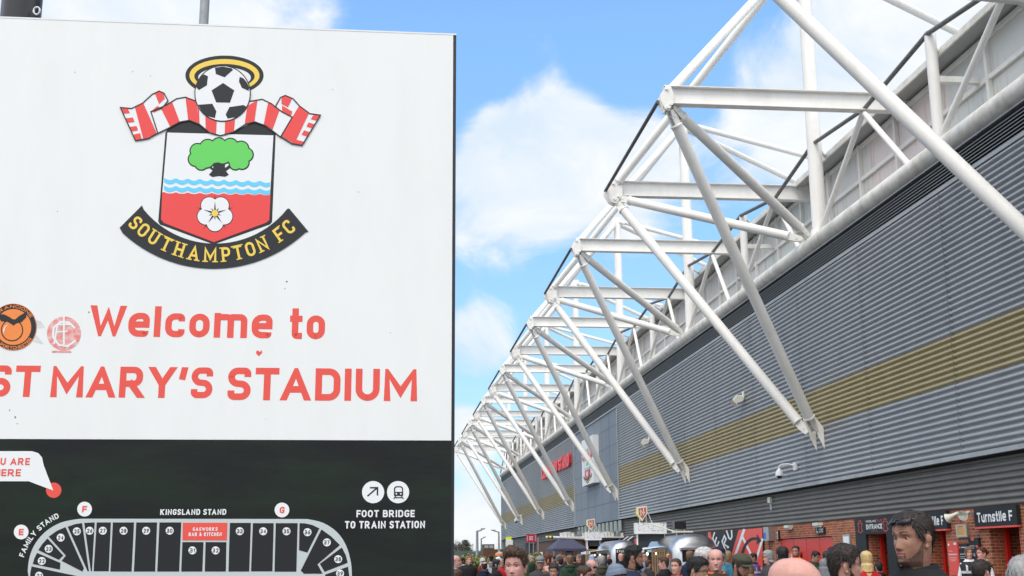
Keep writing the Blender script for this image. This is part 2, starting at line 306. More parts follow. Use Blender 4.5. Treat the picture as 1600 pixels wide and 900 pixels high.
# glyph: width, [(points, corner radius, closed)] on a 0..1 x 0..1 centre-line box
B_ = 9
G = {
 'A': (.72, [([(0, 0), (.5, 1), (1, 0)], 0, 0), ([(.2, .3), (.8, .3)], -1, 0)]), 'B': (.62, [([(0, 0), (0, 1)], 0, 0), ([(0, 1), (.92, 1), (.92, .53), (0, .53)], .24, 7), ([(0, .53), (1, .53), (1, 0), (0, 0)], .24, 7)]),
 'C': (.6, [([(1, .72), (1, 1), (0, 1), (0, 0), (1, 0), (1, .28)], B_, 0)]), 'D': (.64, [([(0, 0), (0, 1)], 0, 0), ([(0, 1), (1, 1), (1, 0), (0, 0)], .4, 7)]),
 'E': (.54, [([(1, 1), (0, 1), (0, 0), (1, 0)], 0, 0), ([(0, .5), (.9, .5)], -1, 0)]), 'F': (.53, [([(1, 1), (0, 1), (0, 0)], 0, 0), ([(0, .48), (.9, .48)], -1, 0)]),
 'G': (.62, [([(1, .75), (1, 1), (0, 1), (0, 0), (1, 0), (1, .46), (.5, .46)], B_, 3)]), 'H': (.64, [([(0, 0), (0, 1)], 0, 0), ([(1, 0), (1, 1)], 0, 0), ([(0, .5), (1, .5)], -1, 0)]),
 'I': (.0, [([(0, 0), (0, 1)], 0, 0)]), 'J': (.5, [([(1, 1), (1, 0), (0, 0), (0, .3)], B_, 0)]), 'K': (.62, [([(0, 0), (0, 1)], 0, 0), ([(1, 1), (.1, .45)], 0, 0), ([(.3, .58), (1, 0)], 0, 0)]),
 'L': (.5, [([(0, 1), (0, 0), (1, 0)], 0, 0)]), 'M': (.86, [([(0, 0), (0, 1), (.5, .22), (1, 1), (1, 0)], 0, 0)]), 'N': (.66, [([(0, 0), (0, 1), (1, 0), (1, 1)], 0, 0)]),
 'O': (.64, [([(0, 0), (0, 1), (1, 1), (1, 0)], B_, 1)]), 'P': (.6, [([(0, 0), (0, 1)], 0, 0), ([(0, 1), (1, 1), (1, .42), (0, .42)], .3, 7)]), 'Q': (.64, [([(0, 0), (0, 1), (1, 1), (1, 0)], B_, 1), ([(.6, .3), (1.05, -.05)], -1, 0)]),
 'R': (.62, [([(0, 0), (0, 1)], 0, 0), ([(0, 1), (1, 1), (1, .44), (0, .44)], .3, 7), ([(.5, .44), (1, 0)], 0, 0)]), 'S': (.58, [([(1, .76), (1, 1), (0, 1), (0, .52), (1, .48), (1, 0), (0, 0), (0, .24)], B_, 0)]),
 'T': (.6, [([(0, 1), (1, 1)], -1, 0), ([(.5, 1), (.5, 0)], 0, 0)]), 'U': (.62, [([(0, 1), (0, 0), (1, 0), (1, 1)], B_, 0)]), 'V': (.68, [([(0, 1), (.5, 0), (1, 1)], 0, 0)]),
 'W': (.95, [([(0, 1), (.25, 0), (.5, .8), (.75, 0), (1, 1)], 0, 0)]), 'X': (.64, [([(0, 0), (1, 1)], 0, 0), ([(0, 1), (1, 0)], 0, 0)]), 'Y': (.66, [([(0, 1), (.5, .42), (1, 1)], 0, 0), ([(.5, .45), (.5, 0)], 0, 0)]),
 'Z': (.58, [([(0, 1), (1, 1), (0, 0), (1, 0)], -1, 0)]), "'": (.06, [([(.6, 1), (0, .74)], 0, 0)]), '&': (.66, [([(1, 0), (.1, .8), (.3, 1), (.6, 1), (.6, .7), (0, .3), (0, 0), (.6, 0), (1, .4)], .15, 0)]), ' ': (.22, []),
 '0': (.6, [([(0, 0), (0, 1), (1, 1), (1, 0)], B_, 1)]), '1': (.3, [([(1, 0), (1, 1), (0, .75)], 0, 0)]), '2': (.56, [([(0, .78), (0, 1), (1, 1), (1, .55), (0, 0), (1, 0)], .3, 3)]),
 '3': (.56, [([(0, 1), (1, 1), (1, .53), (.3, .53)], .25, 0), ([(.3, .53), (1, .53), (1, 0), (0, 0), (0, .2)], .25, 0)]), '4': (.6, [([(.8, 0), (.8, 1), (0, .3), (1, .3)], 0, 0)]), '5': (.56, [([(1, 1), (0, 1), (0, .55), (1, .55), (1, 0), (0, 0), (0, .2)], .22, 4)]),
 '6': (.58, [([(.8, 1), (0, .45), (0, 0), (1, 0), (1, .55), (.1, .55)], .28, 0)]), '7': (.56, [([(0, 1), (1, 1), (.35, 0)], 0, 0)]), '8': (.58, [([(.05, .53), (.05, 1), (.95, 1), (.95, .53)], .28, 1), ([(0, .53), (0, 0), (1, 0), (1, .53)], .28, 1)]), '9': (.58, [([(.2, 0), (1, .55), (1, 1), (0, 1), (0, .45), (.9, .45)], .28, 0)]),
 'e': (.58, [([(1, .37), (1, .72), (0, .72), (0, 0), (.95, 0), (.95, .12)], B_, 0), ([(.12, .37), (1, .37)], -1, 0)]), 'l': (.0, [([(0, 0), (0, 1)], 0, 0)]), 'c': (.54, [([(1, .52), (1, .72), (0, .72), (0, 0), (1, 0), (1, .2)], B_, 0)]), 'o': (.56, [([(0, 0), (0, .72), (1, .72), (1, 0)], B_, 1)]),
 'm': (.92, [([(0, 0), (0, .76)], 0, 0), ([(0, .6), (0, .72), (.5, .72), (.5, 0)], .2, 0), ([(.5, .6), (.5, .72), (1, .72), (1, 0)], .2, 0)]), 't': (.38, [([(.35, 1), (.35, 0), (1, 0)], .2, 0), ([(0, .70), (1, .70)], -1, 0)]), 'u': (.54, [([(0, .74), (0, 0), (1, 0), (1, .2)], B_, 0), ([(1, .74), (1, 0)], 0, 0)]),
 'r': (.36, [([(0, 0), (0, .74)], 0, 0), ([(0, .5), (0, .72), (1, .72)], .25, 0)]), 'n': (.54, [([(0, 0), (0, .74)], 0, 0), ([(0, .5), (0, .72), (1, .72), (1, 0)], .3, 0)]), 's': (.5, [([(1, .56), (1, .72), (0, .72), (0, .38), (1, .34), (1, 0), (0, 0), (0, .16)], B_, 0)]), 'i': (.0, [([(0, 0), (0, .72)], 0, 0), ([(0, .96), (0, .98)], -1, 0)]),
}
def glyph_polys(ch, H, st, wscale=1.0, serif=False):
    w, paths = G[ch]; w = w*H*wscale; polys = []
    for pts, rad, fl in paths:
        closed = fl == 1 or fl == 2
        P = [(st/2+x*max(0, w-st if w > st else w), st/2+y*(H-st)) for x, y in pts]
        n = len(P)
        if fl == 2: P = P[:-1] if P[0] == P[-1] else P; n = len(P)
        rr = [0]*n
        for i in range(n):
            r = 0
            if rad == B_: r = min(w, H)*.46
            elif rad > 0: r = rad*H*.62
            if fl == 2 and pts[i][0] == 0: r = 0
            if fl == 3 and i >= n-2: r = 0
            if fl == 3 and ch == '2' and i == 4: r = 0
            if fl == 4 and i in (1, 2): r = 0
            if fl == 5 and i == 1: r = 0
            rr[i] = r
        Q = fillet(P, rr, closed)
        polys.append([list(map(tuple, q)) for q in offset_path(Q, st/2, closed, None if rad == -1 else (0, H) if any(abs(p[1]-y) < 1e-6 for p in pts for y in (0, 1)) and fl != 7 else None, rad == B_ or fl == 7)])
        if serif and not closed:
            for e in (P[0], P[-1]):
                if abs(e[1]-st/2) < 1e-6 or abs(e[1]-(H-st/2)) < 1e-6:
                    y = 0 if e[1] < H/2 else H-st*.4; polys.append([[(e[0]-st*1.2, y), (e[0]+st*1.2, y), (e[0]+st*1.2, y+st*.5), (e[0]-st*1.2, y+st*.5)]])
    if not serif:
        def clip(q):
            for sgn, lim in ((1, 0.0), (-1, -H)):
                out = []
                for i in range(len(q)):
                    a, b = q[i], q[(i+1) % len(q)]; ia, ib = a[1]*sgn >= lim-1e-9, b[1]*sgn >= lim-1e-9
                    if ia: out.append(a)
                    if ia != ib: t_ = (lim*sgn-a[1])/(b[1]-a[1]); out.append((a[0]+(b[0]-a[0])*t_, lim*sgn))
                q = out
                if len(q) < 3: return None
            return q
        polys = [[q2 for q2 in (clip(list(q)) for q in ps) if q2] for ps in polys]
    xs = [p[0] for ps in polys for q in ps for p in q]
    if xs:
        x0 = min(xs); polys = [[[(p[0]-x0, p[1]) for p in q] for q in ps] for ps in polys]; return max(xs)-x0, polys
    return w if w > st else st, polys
KERN = {'We': -.07, 'RY': -.07, 'TA': -.10, "Y'": -.06, 'MA': -.03, 'AR': -.02, 'AD': -.02, 'FO': -.03, 'LA': -.04, 'AT': -.10, 'AV': -.1}
def text_polys(txt, H, st, gap=.17, wscale=1.0, serif=False):
    x = 0; out = []
    for n_, ch in enumerate(txt):
        w, ps = glyph_polys(ch, H, st, wscale, serif)
        if ch == ' ': w = .22*H*wscale
        out.append((x, w, ps)); x += w+gap*H+KERN.get(txt[n_:n_+2], 0)*H
    return x-gap*H, out
def put_text(mb, txt, mapper, x0, x1, z0, z1, stroke=.22, gap=.17, layer=1, align='fit', serif=False, k=None):
    """mapper(u, v, layer) -> point; text runs from x0 to x1 and z0 to z1"""
    H = z1-z0; wsc = 1.0; st = stroke*H
    tw, gl = text_polys(txt, H, st, gap, 1.0, serif)
    if align == 'fit':
        for _ in range(6):
            tw, gl = text_polys(txt, H, st, gap, wsc, serif); wsc *= (x1-x0)/tw
        f = (x1-x0)/tw; s0 = x0
    elif align == 'centre': f = 1.0; s0 = (x0+x1)/2-tw/2
    else: f = 1.0; s0 = x0
    for gx, w, ps in gl:
        for j, quads in enumerate(ps):
            for i, q in enumerate(quads): mb.add([mapper(s0+(gx+p[0])*f, z0+p[1], layer+.5*(j % 4)+.04*(i % 12)) for p in q], [tuple(range(len(q)))], k)
def arc_text(mb, txt, mapper, cx, cy, rad, a0, a1, H, stroke, serif=False, layer=1, sign=1, k=None, gap=.17):
    """letters standing on an arc (u right, v up); a0 -> a1 in degrees"""
    wsc = 1.0; Lg = abs(R(a1-a0))*rad; st = stroke*H
    for _ in range(6):
        tw, gl = text_polys(txt, H, st, gap, wsc, serif); wsc *= Lg/tw
    for gx, w, ps in gl:
        am = R(a0)+R(a1-a0)*((gx+w/2)/tw)
        bx, by = cx+rad*math.cos(am), cy+rad*math.sin(am)
        ux = (-math.sin(am)*sign, math.cos(am)*sign); uy = (math.cos(am)*sign*-1, math.sin(am)*sign*-1) if sign > 0 else (math.cos(am), math.sin(am))
        for j, quads in enumerate(ps):
            for i, q in enumerate(quads):
                mb.add([mapper(bx+ux[0]*(p[0]-w/2)+uy[0]*p[1], by+ux[1]*(p[0]-w/2)+uy[1]*p[1], layer+.5*(j % 4)+.04*(i % 12)) for p in q], [tuple(range(len(q)))], k)
def circ(cx, cy, r, n=40, ry=None): ry = ry or r; return [(cx+r*math.cos(2*math.pi*i/n), cy+ry*math.sin(2*math.pi*i/n)) for i in range(n)]
def spline(pts, n=8):
    P = [np.array(p, float) for p in pts]; out = []
    for i in range(len(P)-1):
        a = P[max(i-1, 0)]; b = P[i]; c = P[i+1]; d = P[min(i+2, len(P)-1)]
        for q in range(n):
            t = q/n; out.append(tuple(.5*((2*b)+(-a+c)*t+(2*a-5*b+4*c-d)*t*t+(-a+3*b-3*c+d)*t**3)))
    out.append(tuple(P[-1])); return out

# ================================================================== SETTING
g = MB(); N_ = 40
g.quad((-900, -300, 0), (900, -300, 0), (900, 2500, 0), (-900, 2500, 0)); struct(g.build('ground', M['asphalt']))

# ================================================================== STADIUM
WX = 15.0; Y0, Y1 = 8.0, 159.6; PY0, PY1 = 77.5, 96.2
st = thing('stadium', (WX, Y0, 0), 'long grey corrugated football stand with a gold band and brick base', 'stadium')
def corrugated(mb, X, ya, yb, za, zb, pitch, amp, dx=0.0):
    n = max(1, round((zb-za)/pitch)); p = (zb-za)/n; vs = []; prof = []
    for i in range(n):
        for t, a in ((.0, .0), (.10, .06), (.2, .5), (.3, .94), (.42, 1), (.58, 1), (.70, .94), (.8, .5), (.9, .06)): prof.append((za+(i+t)*p, a))
    prof.append((zb, 0))
    for z, a in prof: x = X-amp*a-dx; vs += [(x, ya, z), (x, yb, z)]
    mb.add(vs, [(2*i, 2*i+1, 2*i+3, 2*i+2) for i in range(len(prof)-1)])
ZC, ZG0, ZG1, ZL, ZT = 4.15, 6.14, 7.43, 11.42, 12.22
def clad_part(name, za, zb, m, pitch=.166, amp=.085, X=WX, rng=((Y0, PY0), (PY1, Y1))):
    mb = MB()
    for a, b in rng: corrugated(mb, X, a, b, za, zb, pitch, amp)
    return mb.build(name, M[m], st, smooth=60, fix=False)
clad_part('upper_cladding', ZG1, ZL, 'clad'); clad_part('gold_band', ZG0, ZG1, 'gold', .161); clad_part('middle_cladding', ZC+.1, ZG0, 'clad', .17)
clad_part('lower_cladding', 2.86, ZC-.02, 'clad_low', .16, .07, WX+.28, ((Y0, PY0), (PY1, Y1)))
y = 30.3-18.0
while y < Y1-1:
    if not PY0 < y < PY1:
        mb = MB()
        for za, zb, p in ((ZG1, ZL, .166), (ZG0, ZG1, .161), (ZC+.1, ZG0, .17)): corrugated(mb, WX, y, y+.026, za, zb, p, .085, .004)
        mb.build('cladding_seam', M['seam'], st, fix=False)
    y += 5.9
mb = MB()
mb.box((WX-.095, Y0, ZC-.02), (WX+.02, PY0, ZC+.098)); mb.box((WX-.095, PY1, ZC-.02), (WX+.02, Y1, ZC+.098))                 # drip flashing
mb.box((WX-.1, PY0-.12, ZC), (WX+.3, PY0+.05, ZL-.003)); mb.box((WX-.1, PY1-.05, ZC), (WX+.3, PY1+.14, ZL-.003)); mb.box((WX-.1, Y1-.02, 2.8), (WX+.5, Y1+.14, ZT))
mb.box((WX-.092, Y0, ZL), (WX+.03, Y1, ZL+.10))
mb.build('metal_flashing', M['flash'], st)
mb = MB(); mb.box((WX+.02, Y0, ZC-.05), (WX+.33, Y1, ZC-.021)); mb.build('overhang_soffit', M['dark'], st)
mb = MB()                                                                    # black louvres under the roof tube
z = ZL+.11
while z < ZT-.05:
    mb.add([(WX-.075, Y0, z), (WX-.075, Y1, z), (WX+.0, Y0, z+.075), (WX+.0, Y1, z+.075), (WX-.075, Y0, z-.012), (WX-.075, Y1, z-.012)], [(0, 1, 3, 2), (4, 5, 1, 0)]); z += .092
mb.box((WX+.05, Y0, ZL+.1), (WX+.3, Y1, ZT-.01))
mb.build('louvre_band', M['louvre'], st, fix=False)
mb = MB(); z = ZL+.11
while z < ZT-.05: mb.box((WX-.09, Y0, z-.017), (WX-.0755, Y1, z+.016)); z += .092
mb.build('louvre_lip', mat('louvre_lip_grey', (.15, .155, .155), .45), st)
mb = MB(); mb.box((WX-.11, Y0, ZT-.0), (WX+.1, Y1, ZT+.06))
y = Y0+1
while y < Y1: mb.box((WX-.115, y, ZT-.02), (WX-.108, y+.05, ZT+.08)); y += 3.1
mb.build('gutter_edge', M['flash'], st)
mb = MB(); mb.tube([(WX-.02, Y0, ZT+.34), (WX-.02, Y1, ZT+.34)], .29, 20); mb.build('wall_top_tube', M['steel_dirty'], st, smooth=True)
# screen of weathered panels above the tube, with eave and roof
PX_ = 16.95
mb = MB(); mb.quad((PX_, Y0, ZT), (PX_, Y1, ZT), (PX_, Y1, 16.3), (PX_, Y0, 16.3)); mb.build('roof_screen_panel', M['glazing'], st)
mb = MB(); mb.box((WX+.101, Y0, ZT-.05), (PX_+.2, Y1, ZT-.002)); mb.build('parapet_ledge', M['roof'], st)
mb = MB()
for z in (ZT+.9, 14.98, 16.19): mb.box((PX_-.11, Y0, z-.07), (PX_-.004, Y1, z+.07))
y = 11.45
while y < Y1: mb.box((PX_-.14, y-.07, ZT), (PX_-.003, y+.07, 16.29)); y += 3.1433
mb.build('roof_screen_frame', M['steel'], st)
mb = MB(); mb.prism([(16.27, Y0, 16.31), (38, Y0, 18.55), (38, Y0, 18.8), (16.27, Y0, 16.46)], (0, Y1-Y0, 0)); mb.build('roof_deck', M['roof'], st)
mb = MB(); mb.box((16.2, Y0, 16.29), (16.267, Y1, 16.5))
y = Y0+.4
while y < Y1: mb.box((16.188, y, 16.3), (16.199, y+.04, 16.49)); y += 1.55
mb.build('eave_edge', M['steel_dirty'], st)
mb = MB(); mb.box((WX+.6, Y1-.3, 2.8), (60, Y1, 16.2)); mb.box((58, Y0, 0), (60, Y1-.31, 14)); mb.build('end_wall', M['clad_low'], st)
# flat grey panel bay
mb = MB(); mb.box((WX-.02, PY0+.051, ZC-.02), (WX+.2, PY1-.051, ZL-.003)); fp = mb.build('flat_panel_wall', M['flat'], st)
mb = MB(); ys = [PY0+.05+i*(PY1-PY0-.1)/6 for i in range(7)]
for y in ys[1:-1]: mb.box((WX-.026, y-.02, ZC), (WX-.019, y+.02, ZL-.004))
for z in (5.35, 6.6, 7.85, 9.1, 10.35): mb.box((WX-.0255, PY0+.06, z-.014), (WX-.0185, PY1-.06, z+.014))
mb.build('panel_joint', M['seam'], st)
mb = MB(); mb.box((WX+.1, PY0+.06, 3.42), (WX+.14, PY1-.06, 4.1)); mb.build('window', M['glass'], st)
mb = MB()
for z in (3.38, 4.1): mb.box((WX+.02, PY0+.06, z), (WX+.2, PY1-.06, z+.06))
for i in range(13): y = PY0+.06+i*(PY1-PY0-.2)/12; mb.box((WX+.055, y, 3.44), (WX+.11, y+.07, 4.1))
mb.build('window_frame', M['galv'], st)
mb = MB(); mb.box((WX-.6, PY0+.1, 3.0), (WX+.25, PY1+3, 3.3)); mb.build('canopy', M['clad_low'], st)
# brick base with openings (Y ranges on the wall face)
BX = 15.22; BT = 2.85
openings = [(40.57, 46.13, 2.36, 'doors'), (35.75, 37.35, 2.34, 'gate'), (31.95, 33.0, 2.33, 'gate'), (28.05, 29.5, 2.33, 'gate'), (24.0, 25.4, 2.33, 'gate'), (79, 94, 2.6, 'dark')]
mb = MB(); ops = sorted(openings); y = Y0
for a, b, h, kd in ops:
    mb.box((BX, y, 0), (BX+.35, a, BT)); mb.box((BX, a, h), (BX+.35, b, BT)); y = b
mb.box((BX, y, 0), (BX+.35, Y1, BT))
for a, b, h, kd in ops:
    if kd == 'gate': mb.box((BX+.351, b, 0), (BX+1.6, b+.2, BT)); mb.box((BX+.351, a-.2, 0), (BX+1.6, a, BT))
mb.build('brick_wall', M['brick'], st)
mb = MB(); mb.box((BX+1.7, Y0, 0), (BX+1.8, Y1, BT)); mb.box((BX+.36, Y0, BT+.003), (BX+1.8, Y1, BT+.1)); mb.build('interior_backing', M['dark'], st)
for a, b, h, kd in ops:
    if kd != 'gate': continue
    mb = MB(); mb.box((BX+.36, b-.12, 0), (BX+.46, b, h)); mb.box((BX+.36, a, 0), (BX+.46, a+.14, h)); mb.box((BX+.95, a+.3, 0), (BX+1.0, b-.13, h-.05)); mb.box((BX+.4, a+.42, 0), (BX+.5, a+.56, h))
    mb.build('turnstile_door', M['door'], st)
w4 = (46.13-40.57)/4
for i in range(4):
    a = 40.57+i*w4; mb = MB(); mb.box((BX+.06, a+.015, .02), (BX+.11, a+w4-.015, 2.33)); d = mb.build('red_door', M['door'], st)
    mb = MB(); mb.box((BX+.052, a+w4*.42, 1.52), (BX+.0585, a+w4*.62, 1.80)); nd = mb.build('door_notice', M['white'], d)
    mb = MB(); mb.box((BX+.046, a+w4*.44, 1.66), (BX+.0515, a+w4*.60, 1.78)); mb.build('notice_print', M['print_green'], nd)
    mb = MB(); mb.box((BX+.046, a+w4*.44, 1.54), (BX+.0515, a+w4*.60, 1.655)); mb.build('notice_print', M['blue'], nd)
    mb = MB(); mb.tube([(BX+.02, a+w4*(.1 if i % 2 else .9), 1.05), (BX+.02, a+w4*(.1 if i % 2 else .9), 1.3)], .015, 8); mb.build('handle', M['alu_dull'], d)

# ------------------------------------------------------------------ exposed steel roof trusses
TY = [21.4+18.86*k for k in range(8)]
def truss():
    b = (14.93, TY[1], 5.5); t = thing('roof_truss', b, '', 'roof truss', 'white steel roof trusses along the stand')
    yk = TY[1]; A = Vector((8.72, yk-4.68, 16.15)); B = Vector((8.72, yk+4.68, 15.95)); PK = Vector((15.4, yk, 24.3)); LB = Vector((14.85, yk, 5.75)); UB = Vector((15.05, yk, 12.9))
    def member(name, p, q, r, m='steel', fin=.55, capr=1.12, n=20):
        p = Vector(p); q = Vector(q); d = (q-p).normalized(); mb = MB()
        a, c = p+d*fin, q-d*fin
        mb.tube([a-d*.02, a, a+d*.05, a+d*.05, c-d*.05, c-d*.05, c, c+d*.02], [r*.7, r*capr, r*capr, r, r, r*capr, r*capr, r*.7], n)
        # pin plates
        s = d.cross(Vector((0, 0, 1))).normalized(); u = s.cross(d)
        for e, dd in ((a, -d), (c, d)):
            o = [e+u*r*.8, e+u*r*.72+dd*fin*.5, e+u*r*.4+dd*fin*.95, e-u*r*.4+dd*fin*.95, e-u*r*.72+dd*fin*.5, e-u*r*.8]
            for k in (-1, 1): mb.prism([x+s*(k*r*.42-.02) for x in o], s*.04)
            mb.tube([e+dd*fin*.55-s*r*.62, e+dd*fin*.55+s*r*.62], r*.3, 10)
        return mb.build(name, M[m], t, smooth=True)
    for i, Nd in enumerate((A, B)):
        sgn = -1 if i == 0 else 1
        member('raking_leg', Nd+Vector((.12, 0, -.35)), LB+Vector((-.22, sgn*.36, .12)), .187)
        member('inner_strut', Nd+Vector((.2, 0, -.25)), UB+Vector((-.2, sgn*.25, 0)), .172)
        member('peak_tie', Nd+Vector((0, 0, .1)), PK+Vector((-.1, sgn*.12, -.1)), .162, fin=.4)
    for i, Nd in enumerate((A, B)):                                            # I-beams running back over the roof
        mb = MB(); z = Nd.z+.12; h = .31; x0 = Nd.x-(.05 if i == 0 else -.35); x1 = 18
        for y0_, y1_, za, zb in ((-.02, .02, -h+.03, h-.03), (-.17, .17, h-.03, h), (-.17, .17, -h, -h+.03)): mb.box((x0, Nd.y+y0_, z+za), (x1, Nd.y+y1_, z+zb))
        mb.build('roof_beam', M['steel'], t)
        mb = MB(); pl = [(0, .55), (.28, .5), (.42, .18), (.40, -.25), (.12, -.62), (-.12, -.55), (-.38, -.12), (-.36, .12)]
        if i == 0: pl = [(x*.55, z_*.75) for x, z_ in pl]
        if i == 1: pl = [(x*.88, z_*.88) for x, z_ in pl]
        for k in (-1, 1): mb.prism([(Nd.x+x, Nd.y+k*.19-.02, Nd.z+z_) for x, z_ in pl], (0, .04, 0))
        for x, z_ in ((.2, -.3), (.05, -.45), (0, .35)): mb.tube([(Nd.x+x*(.7 if i == 0 else 1), Nd.y-.27, Nd.z+z_*.8), (Nd.x+x*(.7 if i == 0 else 1), Nd.y+.27, Nd.z+z_*.8)], .055, 12)
        mb.build('gusset_plate', M['steel'], t, smooth=True)
    mb = MB(); mb.tube([A+Vector((-.22, .1, -.05)), B+Vector((-.3, -.1, 0))], .065, 10); mb.build('edge_rod', M['rod'], t, smooth=True)
    mb = MB(); mb.tube([(15.4, yk, 12.5), (15.4, yk, 24.2), (15.4, yk, 24.5)], [.27, .245, .2], 20); mb.tube([(15.38, yk, 12.55), (15.38, yk, 13.2)], [.4, .295], 20); mb.build('mast', M['steel'], t, smooth=True)
    mb = MB(); mb.prism([(15.0, yk-.06, 24.0), (15.75, yk-.06, 24.0), (15.7, yk-.06, 24.6), (15.1, yk-.06, 24.6)], (0, .12, 0)); mb.build('peak_plate', M['steel'], t)
    member('back_stay', PK+Vector((.1, -.2, 0)), (36, yk-1.2, 18.8), .15, fin=.4); member('back_stay', PK+Vector((.1, .2, -.1)), (29.4, yk+1.2, 18.1), .15, fin=.4)
    mb = MB(); mb.tube([(36, yk-1.2, 18.3), (36, yk-1.2, 19.0)], .2, 12); mb.tube([(29.4, yk+1.2, 17.6), (29.4, yk+1.2, 18.3)], .2, 12); mb.build('stay_anchor', M['steel'], t)
    # wall fins that the legs are pinned to
    for sgn in (-1, 1):
        mb = MB(); y = yk+sgn*.39
        mb.prism([(14.44, y-.02, 6.28), (14.60, y-.02, 6.44), (14.91, y-.02, 6.0), (14.91, y-.02, 5.28)], (0, .04, 0)); mb.build('wall_fin', M['steel_dirty'], t)
    # secondary post between masts, longitudinal rail and zig-zag struts
    ys = yk-9.43
    mb = MB(); mb.tube([(15.5, ys, 12.5), (15.5, ys, 16.55)], .165, 16); mb.box((15.5, ys-.1, 15.0), (16.83, ys+.1, 15.18)); mb.build('secondary_post', M['steel'], t, smooth=True)
    mb = MB(); mb.tube([(15.4, ys-.1, 16.5), (15.4, yk-4.68, 16.05), (15.35, yk, 16.5)], .075, 10); mb.tube([(15.35, yk, 16.5), (15.4, yk+4.68, 15.85), (15.4, ys+18.86, 16.5)], .075, 10); mb.build('bracing_rail', M['rod'], t, smooth=True)
    for (ya, za), (yb, zb) in (((yk-4.68, 16.0), (yk-1.0, 12.7)), ((yk-4.68, 15.9), (yk-8.6, 12.7)), ((yk+4.68, 15.8), (yk+1.0, 12.7)), ((yk+4.68, 15.8), (yk+8.6, 12.7))):
        mb = MB(); mb.tube([(15.38, ya, za), (14.98, yb, zb)], .095, 10); mb.build('bracing_strut', M['steel'], t, smooth=True)
    mb = MB(); mb.tube([(15.5, ys, 16.5), (16.3, ys+1.2, 16.4)], .055, 8); mb.tube([(15.4, yk, 16.5), (16.3, yk+1.2, 16.4)], .055, 8); mb.build('roof_tie', M['steel'], t)
    return t
t0 = truss(); labs = ['white steel truss cut off by the right edge, nearest the viewer', 'white truss whose long legs meet on the gold band above the horn loudspeakers', 'white truss landing on the gold band just right of the flat grey bay', 'white truss landing at the near edge of the flat grey panel bay',
    'white truss landing at the far edge of the flat grey bay, past the crest plaque', 'white truss landing just beyond the red stand lettering', 'white truss second from the far corner of the stand', 'farthest white truss, at the far corner of the stand against the sky']
for i, y in enumerate(TY):
    o = t0 if i == 1 else copy_tree(t0); o.location = (14.93, y, 5.5); o['label'] = labs[i]

# ------------------------------------------------------------------ things fixed to the stand
def wall_map(X):  # map u along the wall (metres from far to near), v up
    return lambda u, v, l: (X-.003*l, -u, v)
# red stand lettering: solid letters with depth
H_ = 1.05; tw, gl = text_polys('KINGSLAND STAND', H_, .23, .16); t = thing('stand_lettering', (14.92, 106.5, 9.1), 'red raised capital letters KINGSLAND STAND on the grey cladding', 'lettering')
f = (115.4-97.6)/tw
for gx, w, ps in gl:
    mb = MB()
    for j, quads in enumerate(ps):
        for q in quads: mb.prism([(14.92-.004*j, 115.4-(gx+p[0])*f, 9.1+p[1]) for p in q], (-.22, 0, 0))
    if mb.v: mb.build('letter', M['lettering_red'], t)
def plaque():
    t = thing('crest_plaque', (14.9, 87.3, 7.0), 'tall white board with the club crest on the flat grey bay', 'plaque')
    mb = MB(); mb.box((14.55, 84.8, 6.95), (14.97, 89.9, 10.35)); mb.build('board', M['white'], t)
    def P(u, v, l): return (14.548-.003*l, 87.35-u*.0058, 8.55-v*.00335)     # crest coordinates centred
    for nm, m, polys in (('crest_ribbon', 'print_dark', [[(-330, 250), (-240, 300), (0, 380), (240, 300), (330, 250), (300, 340), (0, 460), (-300, 340)]]), ('crest_ribbon_text', 'print_yellow', [[(-260, 330), (0, 405), (260, 330), (250, 350), (0, 430), (-250, 350)]]),
                         ('crest_shield', 'print_dark', [[(-215, -60), (215, -60), (205, 290), (0, 380), (-205, 290)]]), ('crest_field', 'crest_red', [[(-195, 160), (195, 160), (190, 275), (0, 360), (-190, 275)]]), ('crest_field', 'print_white', [[(-195, -45), (195, -45), (195, 155), (-195, 155)]]),
                         ('crest_tree', 'print_green', [circ(0, 30, 90, 16, 45)]), ('crest_waves', 'print_blue', [[(-195, 110), (195, 110), (195, 135), (-195, 135)]]), ('crest_rose', 'print_white', [circ(0, 245, 60, 12)]),
                         ('crest_scarf', 'crest_red', [[(-390, -150), (-250, -220), (-100, -180), (0, -100), (100, -180), (250, -220), (390, -150), (330, -60), (200, -120), (0, -40), (-200, -120), (-330, -60)]]), ('crest_scarf_stripe', 'print_white', [[(-300, -195), (-255, -215), (-220, -120), (-260, -105)], [(255, -215), (300, -195), (260, -105), (220, -120)], [(-150, -195), (-105, -180), (-80, -85), (-120, -100)], [(105, -180), (150, -195), (120, -100), (80, -85)]]),
                         ('crest_ball', 'print_white', [circ(0, -220, 100, 24)]), ('crest_ball_patch', 'print_dark', [circ(0, -220, 40, 5), circ(-75, -170, 26, 5), circ(75, -170, 26, 5), circ(-70, -270, 26, 5), circ(70, -270, 26, 5)])):
        mb = MB(); l = ['crest_ribbon', 'crest_ribbon_text', 'crest_shield', 'crest_field', 'crest_tree', 'crest_waves', 'crest_rose', 'crest_scarf', 'crest_scarf_stripe', 'crest_ball', 'crest_ball_patch'].index(nm)*2+1+(.5 if m == 'print_white' else 0)
        for p in polys: mb.poly([P(u, v, l) for u, v in p])
        mb.build(nm, M[m], t)
plaque()
